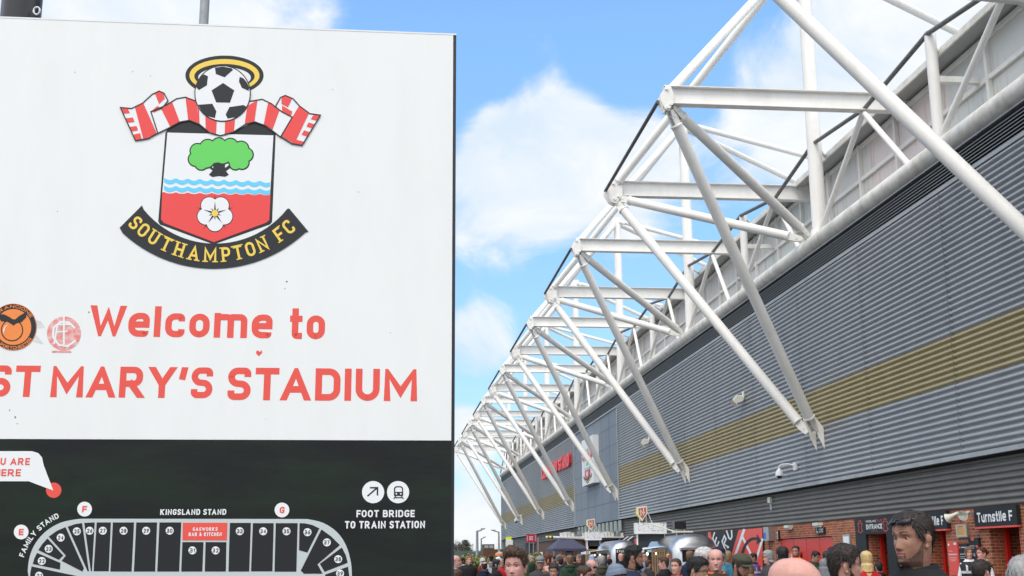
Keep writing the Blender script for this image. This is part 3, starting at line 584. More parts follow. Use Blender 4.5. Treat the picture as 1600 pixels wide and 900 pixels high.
def wall_floodlight(y, z, lab):
    t = thing('floodlight', (14.93, y, z), lab, 'floodlight', 'cream floodlights on the cladding')
    mb = MB(); mb.prism([(14.9, y-.12, z+.02), (14.62, y-.12, z+.10), (14.42, y-.12, z-.12), (14.52, y-.12, z-.25), (14.86, y-.12, z-.14)], (0, .34, 0)); mb.build('lamp_body', M['off_white'], t)
    mb = MB(); mb.prism([(14.36, y-.2, z-.10), (14.40, y-.2, z-.13), (14.62, y-.2, z-.32), (14.58, y-.2, z-.33)], (0, .5, 0)); mb.build('visor', M['steel_dirty'], t)
    mb = MB(); mb.box((14.6, y+.02, z+.05), (14.97, y+.09, z+.13)); mb.box((14.9, y-.05, z+.0), (14.97, y+.16, z+.3)); mb.build('bracket', M['off_white'], t)
wall_floodlight(49.0, 8.25, 'cream floodlight on the grey cladding above the gold band, the nearer one'); wall_floodlight(67.8, 8.25, 'smaller, farther cream floodlight just above the gold band near the flat bay')
def dome_camera(y, z, lab, s=1.0):
    t = thing('security_camera', (14.9, y, z), lab, 'security camera', 'white dome cameras on the cladding')
    mb = MB(); mb.box((14.86, y-.5*s, z+.0), (14.96, y-.22*s, z+.34*s)); mb.build('mount', M['white'], t)
    mb = MB(); mb.tube([(14.86, y-.36*s, z+.2*s), (14.7, y-.25*s, z+.27*s), (14.5, y-.05*s, z+.27*s), (14.4, y, z+.2*s), (14.4, y, z+.05*s)], .035*s, 10); mb.build('arm', M['white'], t, smooth=True)
    mb = MB(); mb.tube([(14.4, y, z+.1*s), (14.4, y, z+.0), (14.4, y, z-.13*s), (14.4, y, z-.22*s)], [.05*s, .13*s, .18*s, .18*s], 16); mb.build('housing', M['white'], t, smooth=True)
    mb = MB(); mb.ellipsoid((14.4, y, z-.22*s), (.12*s, .12*s, .12*s)); mb.build('lens_dome', M['screen'], t, smooth=True)
dome_camera(43.3, 4.78, 'white dome camera on a bracket below the gold band, near the viewer', .85); dome_camera(136, 6.1, 'small white dome camera on the far end of the stand', 1.4)
def conduit(y, z):
    t = thing('junction_box', (15.2, y, z), 'small cream junction box with two cables on the lower cladding', 'junction box')
    mb = MB(); mb.box((15.12, y-.16, z-.02), (15.225, y+.16, z+.2)); mb.build('box', M['off_white'], t)
    mb = MB(); mb.tube([(15.2, y-.06, z), (15.2, y-.06, z-.3)], .02, 8); mb.tube([(15.2, y+.06, z), (15.2, y+.06, z-.3)], .02, 8); mb.build('cable', M['alu_dull'], t)
conduit(47, 3.8)
for y, lab in ((44.75, 'cream bulkhead light above the left half of the red doors'), (41.6, 'cream bulkhead light above the right half of the red doors')):
    t = thing('bulkhead_light', (15.2, y, 2.72), lab, 'wall light', 'cream bulkhead lights over the red doors')
    mb = MB(); mb.box((15.02, y-.26, 2.74), (15.218, y+.26, 2.84)); mb.build('housing', M['off_white'], t); mb = MB(); mb.prism([(15.04, y-.24, 2.738), (15.2, y-.24, 2.738), (15.16, y-.24, 2.68), (15.08, y-.24, 2.68)], (0, .48, 0)); mb.build('diffuser', M['white'], t)
def horns():
    for k, (y, lab, dr) in enumerate(((30.85, 'cream horn loudspeaker pointing left, beside the turnstile sign', Vector((-.55, .75, -.38))), (30.2, 'cream horn loudspeaker pointing towards the viewer, right of its twin', Vector((-.75, -.6, -.25))))):
        t = thing('horn_loudspeaker', (15.15, y, 2.7), lab, 'loudspeaker', 'cream horn loudspeakers'); dr.normalize(); o = Vector((15.02, y, 2.74))
        mb = MB(); mb.tube([o-dr*.09, o, o+dr*.10, o+dr*.22, o+dr*.27, o+dr*.27, o+dr*.25, o+dr*.08], [.045, .05, .055, .105, .135, .125, .115, .03], 18); mb.build('horn', M['off_white'], t, smooth=True)
        mb = MB(); mb.ellipsoid(o+dr*.17, (.04, .04, .04)); mb.build('driver', M['galv'], t, smooth=True); mb = MB(); mb.box((15.02, y-.03, 2.70), (15.22, y+.03, 2.77)); mb.build('bracket', M['galv'], t)
horns()
# black turnstile / entrance signs on the brick
def board(name, y0, y1, z0, z1, m, label, cat, X=15.2, th=.05, group=None):
    t = thing(name, (X, (y0+y1)/2, z0), label, cat, group); mb = MB(); mb.box((X-th, min(y0, y1), z0), (X+.015, max(y0, y1), z1)); mb.build('board', M[m], t)
    return t, (lambda u, v, l: (X-th-.0025*l, -u, v))
for y0, y1, lab in ((30.0, 27.87, 'black Turnstile F sign over the rightmost doorway'), (33.4, 31.58, 'black Turnstile F sign left of the horn loudspeakers'), (25.8, 23.7, 'black Turnstile F sign beyond the right edge')):
    t, mp = board('turnstile_sign', y0, y1, 2.38, 2.86, 'map_dark', lab, 'sign', 15.18, .08, 'black turnstile signs')
    mb = MB(); put_text(mb, 'Turnstile F', mp, -y0+.15, -y1-.2, 2.49, 2.74, .2, .13); mb.build('lettering', M['print_white'], t)
    mb = MB(); mb.box((15.08, y1, 2.335), (15.19, y0, 2.378)); mb.build('red_trim', M['print_red'], t)
t, mp = board('entrance_surround', 38.2, 35.1, 2.345, 2.85, 'map_dark', 'black entrance surround with red crest outlines over a doorway', 'sign', 15.19, .06)
mb = MB(); mb.box((15.13, 37.352, 0), (15.205, 38.2, 2.343)); mb.build('side_panel', M['map_dark'], t)
mb = MB(); mb.box((15.13, 35.1, 0), (15.205, 35.74, 2.343)); mb.build('side_panel', M['map_dark'], t)
mb = MB(); put_text(mb, 'ENTRANCE', mp, -37.25, -36.0, 2.50, 2.65, .2, .13); mb.build('lettering', M['print_white'], t); mb = MB(); put_text(mb, 'KINGSLAND', mp, -37.25, -36.45, 2.71, 2.78, .16, .2); mb.build('lettering', M['print_white'], t)
mb = MB(); put_text(mb, 'PLUS', mp, -36.37, -36.0, 2.71, 2.78, .16, .2); put_text(mb, 'TICKETS ONLY', mp, -36.9, -36.35, 2.42, 2.45, .14, .2)
for yc in (37.75, 35.75):
    q = [(0, .19), (.09, .15), (.05, .09), (.16, .07), (.12, -.0), (.08, -.03), (.1, -.13), (.17, -.17), (.0, -.24)]
    pts = [(-yc+x*1.2, 2.62+z*.9) for x, z in q]+[(-yc-x*1.2, 2.62+z*.9) for x, z in q[::-1][1:-1]]
    for qd in offset_path(pts, .011, True): mb.add([mp(u, v, 1) for u, v in qd], [(0, 1, 2, 3)])
mb.build('red_print', M['print_red'], t)
t, mp = board('access_sign', 41.95, 41.1, 2.45, 2.67, 'map_dark', 'small black wheelchair access sign over the red doors', 'sign')
mb = MB(); put_text(mb, 'Accessible'.upper(), mp, -41.6, -41.17, 2.58, 2.63, .18, .2); put_text(mb, 'ENTRANCE', mp, -41.6, -41.2, 2.50, 2.55, .18, .2)
for pth in ([(-41.83, 2.62), (-41.83, 2.54), (-41.75, 2.54), (-41.7, 2.48)],):
    for qd in offset_path(pth, .012, False): mb.add([mp(u, v, 1) for u, v in qd], [(0, 1, 2, 3)])
mb.poly([mp(u, v, 1.5) for u, v in circ(-41.83, 2.65, .018, 10)])
for qd in offset_path(circ(-41.8, 2.51, .035, 14), .008, True): mb.add([mp(u, v, 1.8) for u, v in qd], [(0, 1, 2, 3)])
mb.build('lettering', M['print_white'], t)
t, mp = board('notice_frame', 39.4, 38.77, 1.95, 2.38, 'alu_dull', 'white paper notice in a grey frame left of the entrance surround', 'notice')
mb = MB(); mb.quad(*[mp(u, v, 1) for u, v in ((-39.34, 1.99), (-38.83, 1.99), (-38.83, 2.32), (-39.34, 2.32))]); mb.build('paper', M['print_white'], t)
t, mp = board('framed_notice', 31.2, 30.58, 2.14, 2.48, 'alu_dull', 'yellowed framed notice under the horn loudspeakers', 'notice')
mb = MB(); mb.quad(*[mp(u, v, 1) for u, v in ((-31.14, 2.175), (-30.64, 2.175), (-30.64, 2.445), (-31.14, 2.445))]); mb.build('paper', M['parchment'], t)
mb = MB(); mb.quad(*[mp(u, v, 2) for u, v in ((-31.05, 2.40), (-30.75, 2.40), (-30.75, 2.43), (-31.05, 2.43))])
for i in range(6): mb.quad(*[mp(u, v, 2) for u, v in ((-31.1, 2.36-.03*i), (-30.7, 2.36-.03*i), (-30.7, 2.37-.03*i), (-31.1, 2.37-.03*i))])
mb.build('print', M['rust'], t)
def poster(y0, y1, z0, z1, m, lab, lines, mark):
    t, mp = board('poster', y0, y1, z0, z1, m, lab, 'poster', group='posters on the brick wall')
    mb = MB(); w = y0-y1
    for fz, fa, fb, fh in lines:
        z = z1-fz*(z1-z0); n = max(3, int((fb-fa)*16)); rr = random.Random(int(fz*100)); x = fa
        while x < fb: dx = rr.uniform(.03, .09); mb.quad(*[mp(-y0+w*u, v, 1) for u, v in ((x, z-fh), (min(fb, x+dx), z-fh), (min(fb, x+dx), z), (x, z))]); x += dx+.02
    mb.build('print', M['print_white'], t)
    mb = MB()
    for fx, fz, s in mark: mb.poly([mp(-y0+w*u, v, 2) for u, v in [(fx-s, z1-fz*(z1-z0)-.03), (fx+s, z1-fz*(z1-z0)-.03), (fx+s, z1-fz*(z1-z0)+.03), (fx-s, z1-fz*(z1-z0)+.03)]])
    mb.build('badge', M['print_red'] if m != 'print_red' else M['print_white'], t)
poster(31.75, 31.2, 1.15, 2.03, 'print_red', 'red poster, leftmost of the posters beside the turnstile', [(.27, .1, .5, .012), (.36, .05, .9, .03), (.46, .1, .85, .012), (.51, .1, .8, .012), (.56, .2, .7, .012)], [(.13, .08, .08), (.8, .06, .15)])
poster(31.12, 30.62, 1.1, 1.98, 'map_dark', 'black text poster between the red poster and the taller black one', [(.1, .3, .9, .025), (.3, .1, .6, .02), (.38, .1, .8, .012), (.43, .1, .7, .012), (.55, .1, .7, .02), (.63, .1, .8, .012)], [(.15, .12, .06)])
poster(30.55, 30.0, 1.1, 2.12, 'map_dark', 'taller black poster with a column of red icons, nearest the doorway', [(.2, .1, .6, .014), (.25, .1, .55, .014), (.4, .4, .6, .014), (.44, .4, .6, .014), (.6, .45, .65, .014)], [(.45, .04, .14), (.82, .22, .1), (.82, .38, .1), (.82, .54, .1), (.82, .70, .1)])
t, mp = board('small_sign', 46.35, 46.1, 2.28, 2.68, 'map_dark', 'narrow black vertical sign left of the red doors', 'sign'); mb = MB(); mb.poly([mp(u, v, 1) for u, v in circ(-46.22, 2.60, .07, 12, .05)])
for i in range(4): mb.quad(*[mp(u, v, 1) for u, v in ((-46.32, 2.50-.05*i), (-46.14, 2.50-.05*i), (-46.14, 2.52-.05*i), (-46.32, 2.52-.05*i))])
mb.build('print', M['print_white'], t)
t = thing('meter_cabinet', (15.2, 47.1, 2.3), 'grey wall cabinet with a blue sticker beside the red mural', 'cabinet'); mb = MB(); mb.box((15.0, 46.85, 2.3), (15.215, 47.5, 2.84)); cb_ = mb.build('cabinet_body', M['alu_dull'], t)
mb = MB(); mb.box((14.992, 47.2, 2.38), (14.999, 47.46, 2.62)); mb.box((15.0, 47.502, 2.36), (15.18, 47.508, 2.64)); mb.build('sticker', M['blue'], t); mb = MB(); mb.tube([(15.1, 47.2, 2.3), (15.15, 47.2, 1.9), (15.18, 47.22, 1.2)], .015, 6); mb.build('cable', M['black'], t)
# mural panels
def mural():
    t = thing('mural_panel', (15.19, 52.5, 0), 'black and red painted hoarding with slanted white letters and an arrow', 'mural')
    mb = MB(); mb.box((15.15, 48.12, 0), (15.21, 76.9, 2.84)); mb.build('hoarding', M['map_dark'], t)
    def P(px, py, l): p = on_x(px, py, 15.148-.003*l); return tuple(p)
    def s5(u, v): return (1145+u/11.25, 820+v/11.25)
    def s4(u, v): return (1035+u/11.25, 820+v/11.25)
    for pl in ([P(*q, 1) for q in [(1154.2, 827.9), (1191.3, 824.6), (1191.8, 900), (1135, 900), (1143, 866)]], [P(*q, 1) for q in [s4(800, 128), s4(845, 122), s4(880, 285), s4(920, 372), s4(880, 385), s4(800, 300)]], [P(*q, 1) for q in [(991, 842), (997, 841), (997, 848), (992, 852)]]): mb = MB(); mb.poly(pl); mb.build('red_paint', M['print_red'], t)
    def stroke(pts, w, l, closed=False):
        mb = MB()
        for qd in offset_path(pts, w, closed): mb.add([P(*q, l) for q in qd], [(0, 1, 2, 3)])
        mb.build('white_paint', M['print_white'], t)
    stroke([s5(196, 95), s5(30, 570)], 1.9, 2); stroke([s5(170, 215), s5(330, 540)], 1.7, 2.4); stroke([s5(518, 260), s5(400, 640)], 1.7, 2.8)
    stroke([s4(915, 140), s4(885, 240), s4(960, 395), s4(990, 300)], 1.0, 2); stroke([s4(925, 315), s4(950, 225)], 1.0, 2.4)
    stroke([s4(1115, 465), s4(1050, 290), s4(1090, 195), s4(1118, 250), s4(1080, 340)], 1.1, 2); stroke([s4(1085, 345), s4(1160, 390), s4(1150, 400)], 1.1, 2.4); stroke([s4(1130, 110), s4(1170, 235), s4(1200, 255), s4(1222, 210), s4(1215, 105)], 1.1, 2)
    stroke([s4(1045, 500), s4(1062, 545)], 1.0, 2)
    for i in range(3): stroke([(966+7*i, 844.5), (974+7*i, 838.5)], .9, 2)
    mb = MB(); pts = spline([s5(150, 560), s5(200, 400), s5(270, 290), s5(350, 245), s5(430, 245)], 5)
    for qd in offset_path(pts, 2.1, False): mb.add([P(*q, 4) for q in qd], [(0, 1, 2, 3)])
    mb.poly([P(*s5(*q), 4.4) for q in ((418, 155), (505, 285), (412, 345), (428, 250))]); mb.build('black_arrow', M['print_dark'], t)
mural()

# ================================================================== FOREGROUND SIGN
SY = 4.3
def S(px, py, l=0): p = on_y(px, py, SY); return (p[0], SY-.00035*l, p[2])
def Z_(px, py): return on_y(px, py, SY)[2]
def X_(px, py): return on_y(px, py, SY)[0]
sign = thing('welcome_sign', (-.66, SY, 0), 'big white and black stadium welcome board with crest and seating map', 'sign')
XR = X_(706.5, 400); XL = 2*X_(322, 500)-XR; ZTOP = 3.64; ZB = Z_(350, 687)
mb = MB(); mb.box((XL-.012, SY+.004, 0), (XR+.012, SY+.16, ZTOP-.003)); mb.build('sign_body', M['black'], sign)
mb = MB(); mb.box((XL, SY, ZB), (XR, SY+.0035, ZTOP)); mb.build('white_panel', M['sign_white'], sign)
mb = MB(); mb.box((XL, SY, .12), (XR, SY+.0035, ZB-.001)); mb.build('black_panel', M['sign_black'], sign)
mb = MB()
mb.box((XL-.014, SY-.001, ZTOP), (XR+.012, SY+.165, ZTOP+.006)); mb.build('top_cap', M['sign_white'], sign)
def smap(u, v, l): return (u, SY-.00035*l, v)
def decal(name, m, parent, polys, layer=1, px=True, conv=None):
    mb = MB()
    for i, p in enumerate(polys):
        q = [conv(*a) for a in p] if conv else p
        mb.poly([S(a, b, layer+.08*i) for a, b in q])
    return mb.build(name, M[m], parent)
def text_px(name, m, parent, txt, x0, x1, ytop, ybase, stroke=.22, gap=.17, layer=1, serif=False):
    ym = (ytop+ybase)/2; mb = MB(); xc = (x0+x1)/2
    put_text(mb, txt, smap, X_(x0, ym), X_(x1, ym), Z_(xc, ybase), Z_(xc, ytop), stroke, gap, layer, 'fit', serif); return mb.build(name, M[m], parent)
text_px('welcome_lettering', 'print_red', sign, 'Welcome', 139.5, 426, 479, 527, .205, .14); text_px('welcome_lettering', 'print_red', sign, 'to', 453, 508, 482, 530, .205, .14)
text_px('stadium_lettering', 'print_red', sign, 'ST', -20, 62, 571, 620, .205, .13); text_px('stadium_lettering', 'print_red', sign, "MARY'S", 80, 332.5, 573, 621.5, .205, .11); text_px('stadium_lettering', 'print_red', sign, 'STADIUM', 356, 652, 575.5, 626, .205, .13)
decal('heart_sticker', 'print_red', sign, [[(404.5, 557), (400, 552), (401, 547.5), (404, 548), (406, 550), (408.5, 547), (410, 551)]])
# ---- crest
cr = bpy.data.objects.new('club_crest', None); C.objects.link(cr); cr.parent = sign; cr.location = (0, 0, 0)
def cv(u, v): return (160+u/2.5, 70+v/2.5)
def crest(name, m, polys, layer): return decal(name, m, cr, polys, layer, conv=cv)
def ell_ring(cx, cy, ax, ay, bx, by, dy=0, n=48):
    out = []
    for i in range(n):
        a, b = 2*math.pi*i/n, 2*math.pi*(i+1)/n
        out.append([(cx+ax*math.cos(a), cy+ay*math.sin(a)), (cx+ax*math.cos(b), cy+ay*math.sin(b)), (cx+bx*math.cos(b), cy+dy+by*math.sin(b)), (cx+bx*math.cos(a), cy+dy+by*math.sin(a))])
    return out
def flat_decal(name, m, polys, layer):
    mb = MB()
    for p in polys: mb.poly([S(*cv(*a), layer) for a in p])
    return mb.build(name, M[m], cr)
flat_decal('halo_outline', 'print_dark', ell_ring(477, 120, 153, 78, 103, 40, 8), 1)
flat_decal('halo', 'print_yellow', ell_ring(477, 120, 137, 64, 118, 48, 3), 2)
crest('shield_outline', 'print_dark', [[(246, 345), (256, 325), (300, 303), (340, 294), (400, 320), (460, 352), (520, 335), (590, 302), (630, 314), (677, 348), (663, 692), (655, 702), (435, 780), (225, 702), (218, 690)]], 1)
crest('shield_field', 'print_white', [[(254, 343), (668, 354), (655, 590), (234, 580)]], 2)
wv = lambda u: -9*abs(math.sin(math.pi*(u-240)/47.0))
top = [(u, 575+(u-240)*.018-wv(u)*.7) for u in range(234, 658, 6)]
crest('shield_base', 'crest_red', [top+[(657, 580), (652, 685), (640, 695), (435, 771), (240, 696), (229, 682)]], 3)
bl = []
for v0 in (519, 549): bl.append([(u, v0+(u-240)*.03-wv(u)) for u in range(241, 658, 6)]+[(u, v0+17+(u-240)*.03-wv(u)) for u in range(655, 238, -6)])
crest('waves', 'print_blue', bl, 4)
cl = [(372, 415, 27), (364, 447, 26), (387, 464, 24), (412, 402, 30), (455, 394, 28), (500, 397, 29), (542, 407, 28), (562, 430, 25), (546, 460, 25), (520, 465, 22), (405, 445, 35), (520, 435, 35), (470, 430, 34), (440, 428, 34)]
crest('tree_outline', 'print_dark', [circ(x, y, r+5, 24) for x, y, r in cl]+[[(436, 450), (478, 450), (480, 490), (494, 508), (480, 516), (455, 513), (430, 517), (416, 508), (432, 490)], [(420, 470), (440, 490), (440, 500), (412, 476)], [(520, 465), (478, 498), (474, 486), (505, 462)]], 3)
crest('tree_crown', 'print_green', [circ(x, y, r, 24) for x, y, r in cl], 5)
pet = []
for i in range(5):
    a = R(-90+36+72*i); pet.append(circ(440+38*math.cos(a), 659+38*math.sin(a), 32, 22))
flat = [[(440+8*math.cos(R(-90+72*i)+1.2), 659+8*math.sin(R(-90+72*i)+1.2)), (440+8*math.cos(R(-90+72*i)-1.2), 659+8*math.sin(R(-90+72*i)-1.2)), (440+75*math.cos(R(-90+72*i)), 659+75*math.sin(R(-90+72*i)))] for i in range(5)]
crest('rose_outline', 'print_dark', [circ(440+38*math.cos(R(-54+72*i)), 659+38*math.sin(R(-54+72*i)), 35, 22) for i in range(5)]+flat, 4)
crest('rose_petal', 'print_white', pet, 6)
crest('rose_sepal', 'print_dark', [[(440+5*math.cos(R(-90+36*i)+1.4), 659+5*math.sin(R(-90+36*i)+1.4)), (440+5*math.cos(R(-90+36*i)-1.4), 659+5*math.sin(R(-90+36*i)-1.4)), (440+(26 if i % 2 else 46)*math.cos(R(-90+36*i)), 659+(26 if i % 2 else 46)*math.sin(R(-90+36*i)))] for i in range(10)], 8)
crest('rose_centre', 'print_yellow', [circ(440, 659, 13, 20)], 10)
def arc_pts(cx, cy, r, x0, x1, n=30): return [(x, cy+math.sqrt(max(0, r*r-(x-cx)**2))) for x in np.linspace(x0, x1, n)]
ia = [(155, 628)]+arc_pts(441, 417, 360, 162, 723, 29)+[(730, 640)]; oa = [(68, 715)]+arc_pts(435, 351, 524, 80, 792, 29)+[(805, 730)]
flat_decal('ribbon', 'print_dark', [[ia[i], ia[i+1], oa[i+1], oa[i]] for i in range(30)], 7)
mb = MB()
def am(u, v, l): return S(*cv(u, -v), l)
arc_text(mb, 'SOUTHAMPTON FC', am, 437, -384, 466, -90-46.5, -90+43.5, 56, .165, True, 9, 1, gap=.20); mb.build('ribbon_lettering', M['print_yellow'], cr)
# scarf
edge = [[(190, 262), (217, 347), (262, 325), (302, 303), (340, 296), (380, 312), (420, 345), (462, 356), (512, 342), (560, 311), (596, 302), (640, 318), (697, 362), (742, 284), (700, 262), (660, 231), (625, 214), (575, 222), (470, 270), (368, 222), (325, 206), (290, 212), (250, 237)],
        [(71, 246), (115, 250), (158, 229), (195, 195), (222, 182), (241, 190), (257, 220), (232, 250), (190, 262), (217, 346), (180, 367), (130, 375)], [(852, 276), (810, 270), (770, 240), (745, 212), (715, 199), (696, 207), (676, 243), (700, 262), (742, 284), (697, 360), (740, 387), (780, 394)]]
def grow(p, s):
    c = np.mean(np.array(p), 0); return [tuple(q) for q in p]
def outline(name, pls, w, layer):
    mb = MB()
    for i, p in enumerate(pls):
        for qd in offset_path(p, w, True): mb.add([S(*cv(*a), layer+.2*i) for a in qd], [(0, 1, 2, 3)])
    return mb.build(name, M['print_dark'], cr)
crest('scarf', 'print_white', edge, 7)
crest('scarf_stripe', 'crest_red', [[(230, 251), (274, 226), (303, 303), (266, 323)], [(325, 208), (369, 222), (374, 309), (336, 297)], [(372, 240), (378, 255), (380, 310), (372, 308)], [(402, 270), (448, 285), (444, 352), (404, 333)], [(480, 285), (520, 275), (514, 341), (478, 354)], [(566, 240), (606, 217), (594, 302), (556, 312)], [(648, 224), (692, 257), (664, 335), (630, 313)],
    [(128, 246), (160, 228), (212, 345), (180, 365), (160, 368)], [(205, 190), (222, 184), (240, 192), (244, 212), (222, 232)], [(190, 262), (215, 240), (232, 250), (205, 265)], [(72, 248), (100, 250), (108, 268), (84, 270)], [(92, 288), (120, 285), (126, 302), (98, 306)], [(105, 322), (134, 318), (140, 335), (112, 340)], [(120, 352), (148, 346), (154, 370), (130, 374)],
    [(700, 205), (715, 200), (742, 210), (725, 245), (700, 232)], [(702, 238), (742, 262), (735, 282), (702, 262)], [(768, 240), (806, 270), (750, 388), (700, 358), (742, 284)], [(824, 276), (850, 277), (838, 297), (814, 292)], [(830, 312), (806, 304), (797, 320), (822, 328)], [(812, 343), (788, 335), (778, 352), (802, 360)], [(790, 380), (758, 372), (750, 388), (780, 393)]], 9)
outline('scarf_outline', edge, 2.2, 11)
crest('ball_outline', 'print_dark', [circ(470, 192, 110, 48)], 12); crest('ball', 'print_white', [circ(470, 192, 106, 48)], 13)
crest('ball_patch', 'print_dark', [[(472, 151), (516, 180), (499, 228), (445, 227), (427, 180)], [(440, 91), (470, 87), (505, 93), (511, 100), (478, 129), (444, 116)], [(397, 117), (413, 125), (409, 160), (378, 179), (367, 168), (371, 148), (383, 128)], [(537, 127), (552, 133), (566, 150), (574, 170), (572, 182), (545, 170), (534, 145)], [(374, 236), (430, 232), (446, 262), (440, 288), (412, 281), (390, 263)], [(497, 245), (552, 237), (566, 245), (552, 265), (528, 284), (490, 290), (482, 274)]], 14)
# ---- stickers
stk = decal('round_orange_sticker', 'print_dark', sign, [circ(21, 511, 36.5, 40)], 2)
def sub(name, m, polys, layer, parent): return decal(name, m, parent, polys, layer)
sub('sticker_field', 'orange', [circ(21, 511, 28, 36)], 3, stk)
sub('sticker_fruit', 'print_dark', [circ(19, 516, 17.5, 28)], 4, stk); sub('sticker_fruit_face', 'orange', [circ(19, 516, 15.7, 28)], 5, stk)
sub('sticker_leaf', 'print_dark', [[(-5, 492), (6, 491), (16, 496), (22, 501), (30, 494), (42, 487), (41, 496), (34, 503), (25, 506), (22, 509), (12, 503), (2, 502)]], 6, stk)
sub('sticker_shine', 'print_white', [[(5, 516), (8, 510), (13, 507), (8, 512), (6, 521)]], 6, stk)
mb = MB(); pm = lambda u, v, l: S(u, -v, l)
arc_text(mb, 'ARANCIONE', pm, 21, -511, 29.7, 152, 28, 5.0, .2, False, 4, -1); arc_text(mb, 'FC PORTCHESTER', pm, 21, -511, 35, -90-58, -90+58, 5.0, .2, False, 4, 1); mb.build('sticker_text', M['orange'], stk)
sub('sticker_rim', 'orange', [[(21+36.5*math.cos(a), 511+36.5*math.sin(a)), (21+36.5*math.cos(a+.16), 511+36.5*math.sin(a+.16)), (21+35.7*math.cos(a+.16), 511+35.7*math.sin(a+.16)), (21+35.7*math.cos(a), 511+35.7*math.sin(a))] for a in np.arange(0, 6.28, .157)], 4, stk)
stk2 = decal('worn_red_sticker', 'worn_red', sign, [circ(100, 521, 26.5, 40), [(82, 548), (110, 548), (112, 551), (81, 551)]], 2)
mb = MB()
for pth, w, l in (([(116, 512), (108, 504), (95, 503), (84, 512), (83, 527), (92, 539), (106, 541), (117, 533)], 1.6, 4), ([(85, 536), (90, 507), (110, 507)], 1.4, 4.5), ([(88, 519), (104, 518)], 1.2, 5), ([(100, 496), (100, 538)], 1.5, 5.5)):
    for qd in offset_path(pth, w, False): mb.add([S(*a, l) for a in qd], [(0, 1, 2, 3)])
mb.build('sticker_monogram', M['print_white'], stk2)
decal('glue_residue', 'adhesive', sign, [[(55, 500), (64, 502), (71, 512), (60, 513)]], 1); decal('glue_residue', 'adhesive', sign, [[(50, 526), (58, 524), (68, 538), (52, 534)]], 1)
# ---- seating map on the black panel
def r3(u, v): return (u/4.0, 680+v/4.0)
def r4(u, v): return (380+u/4.09, 680+v/4.09)
mp_ = bpy.data.objects.new('seating_map', None); C.objects.link(mp_); mp_.parent = sign
outl = [(45.5, 905), (43.5, 890), (47, 868), (56, 848), (72, 830), (94, 817), (118, 811.5), (130, 810.5), (480, 811), (505, 817), (527, 832), (541, 853), (548.5, 880), (550, 905)]
decal('map_outline', 'map_grey', mp_, [spline(outl[:8], 4)+spline(outl[8:], 4)], 1)
blocks = [[(605, 545), (693, 545), (680, 850), (585, 850)], [(706, 545), (838, 545), (823, 852), (690, 852)], [(852, 545), (982, 545), (970, 852), (837, 852)], [(997, 545), (1133, 545), (1120, 852), (983, 852)], [(1140, 668), (1272, 668), (1265, 852), (1133, 852)], [(1285, 668), (1415, 668), (1412, 852), (1280, 852)], [(1437, 548), (1568, 548), (1558, 852), (1428, 852)],
          [(527, 548), (592, 545), (575, 850), (568, 850)], [(423, 572), (468, 556), (513, 549), (556, 850), (548, 850)], [(305, 634), (355, 598), (410, 574), (525, 832), (515, 852), (385, 785), (412, 752)], [(240, 718), (265, 680), (297, 645), (396, 752), (368, 779)], [(205, 805), (216, 768), (232, 735), (378, 798), (375, 840)], [(188, 905), (190, 860), (198, 820), (480, 880), (480, 905)]]
blocks4 = [[(62, 562), (195, 562), (187, 870), (50, 870)], [(208, 562), (348, 562), (340, 872), (200, 872)], [(360, 562), (395, 563), (440, 573), (487, 595), (410, 750), (357, 735)], [(500, 602), (560, 645), (618, 702), (475, 825), (508, 885), (388, 885), (368, 865)], [(630, 717), (655, 765), (668, 815), (520, 873), (490, 822)], [(525, 890), (670, 840), (680, 915), (520, 915)]]
for b in blocks: decal('seat_block', 'map_dark', mp_, [b], 3, conv=r3)
for b in blocks4: decal('seat_block', 'map_dark', mp_, [b], 3, conv=r4)
rb = decal('bar_block', 'print_red', mp_, [[(1143, 547), (1422, 547), (1418, 657), (1141, 657)]], 3, conv=r3)
text_px('bar_lettering', 'print_white', mp_, 'GASWORKS', 301.5, 340, 824, 829.5, .2, .2, 5); text_px('bar_lettering', 'print_white', mp_, 'BAR & KITCHEN', 295, 346.5, 832, 837.7, .2, .2, 5)
for n, u, v, cvn in [(21, 245, 878, r3), (22, 262, 786, r3), (23, 305, 710, r3), (24, 380, 640, r3), (25, 481, 601, r3), (26, 561, 597, r3), (27, 643, 597, r3), (28, 773, 597, r3), (29, 914, 597, r3), (30, 1061, 597, r3), (31, 1203, 720, r3), (32, 1348, 720, r3), (33, 1499, 600, r3), (34, 128, 614, r4), (35, 277, 614, r4), (36, 411, 620, r4), (37, 535, 685, r4), (38, 607, 792, r4), (39, 619, 884, r4)]:
    x, y = cvn(u, v); decal('number_disc', 'print_white', mp_, [circ(x, y, 6.2, 24)], 5); text_px('block_number', 'map_dark', mp_, str(n), x-4.3, x+4.3, y-3.2, y+3.2, .17, .22, 7)
for ch, (x, y) in (('E', r3(133, 605)), ('F', r3(529, 462)), ('G', r4(248, 478))):
    decal('gate_disc', 'print_white', mp_, [circ(x, y, 11.5, 32)], 3); text_px('gate_letter', 'print_red', mp_, ch, x-3.6, x+3.9, y-5, y+5, .22, .2, 5)
text_px('map_lettering', 'print_white', mp_, 'KINGSLAND STAND', 250.5, 353.5, 795.5, 804.5, .2, .17, 3)
mb = MB(); arc_text(mb, 'FAMILY STAND', lambda u, v, l: S(*r3(u, -v), l), 530, -880, 397, 163, 113.5, 33, .2, False, 3, -1); mb.build('map_lettering', M['print_white'], mp_)
decal('speech_bubble', 'print_white', sign, [[(-35, 705), (50, 705), (60, 708), (66, 715), (68.5, 727), (83.5, 766.5), (45, 752), (-35, 752)]], 5)
decal('location_dot', 'print_red', sign, [circ(84, 766, 12, 32)], 3)
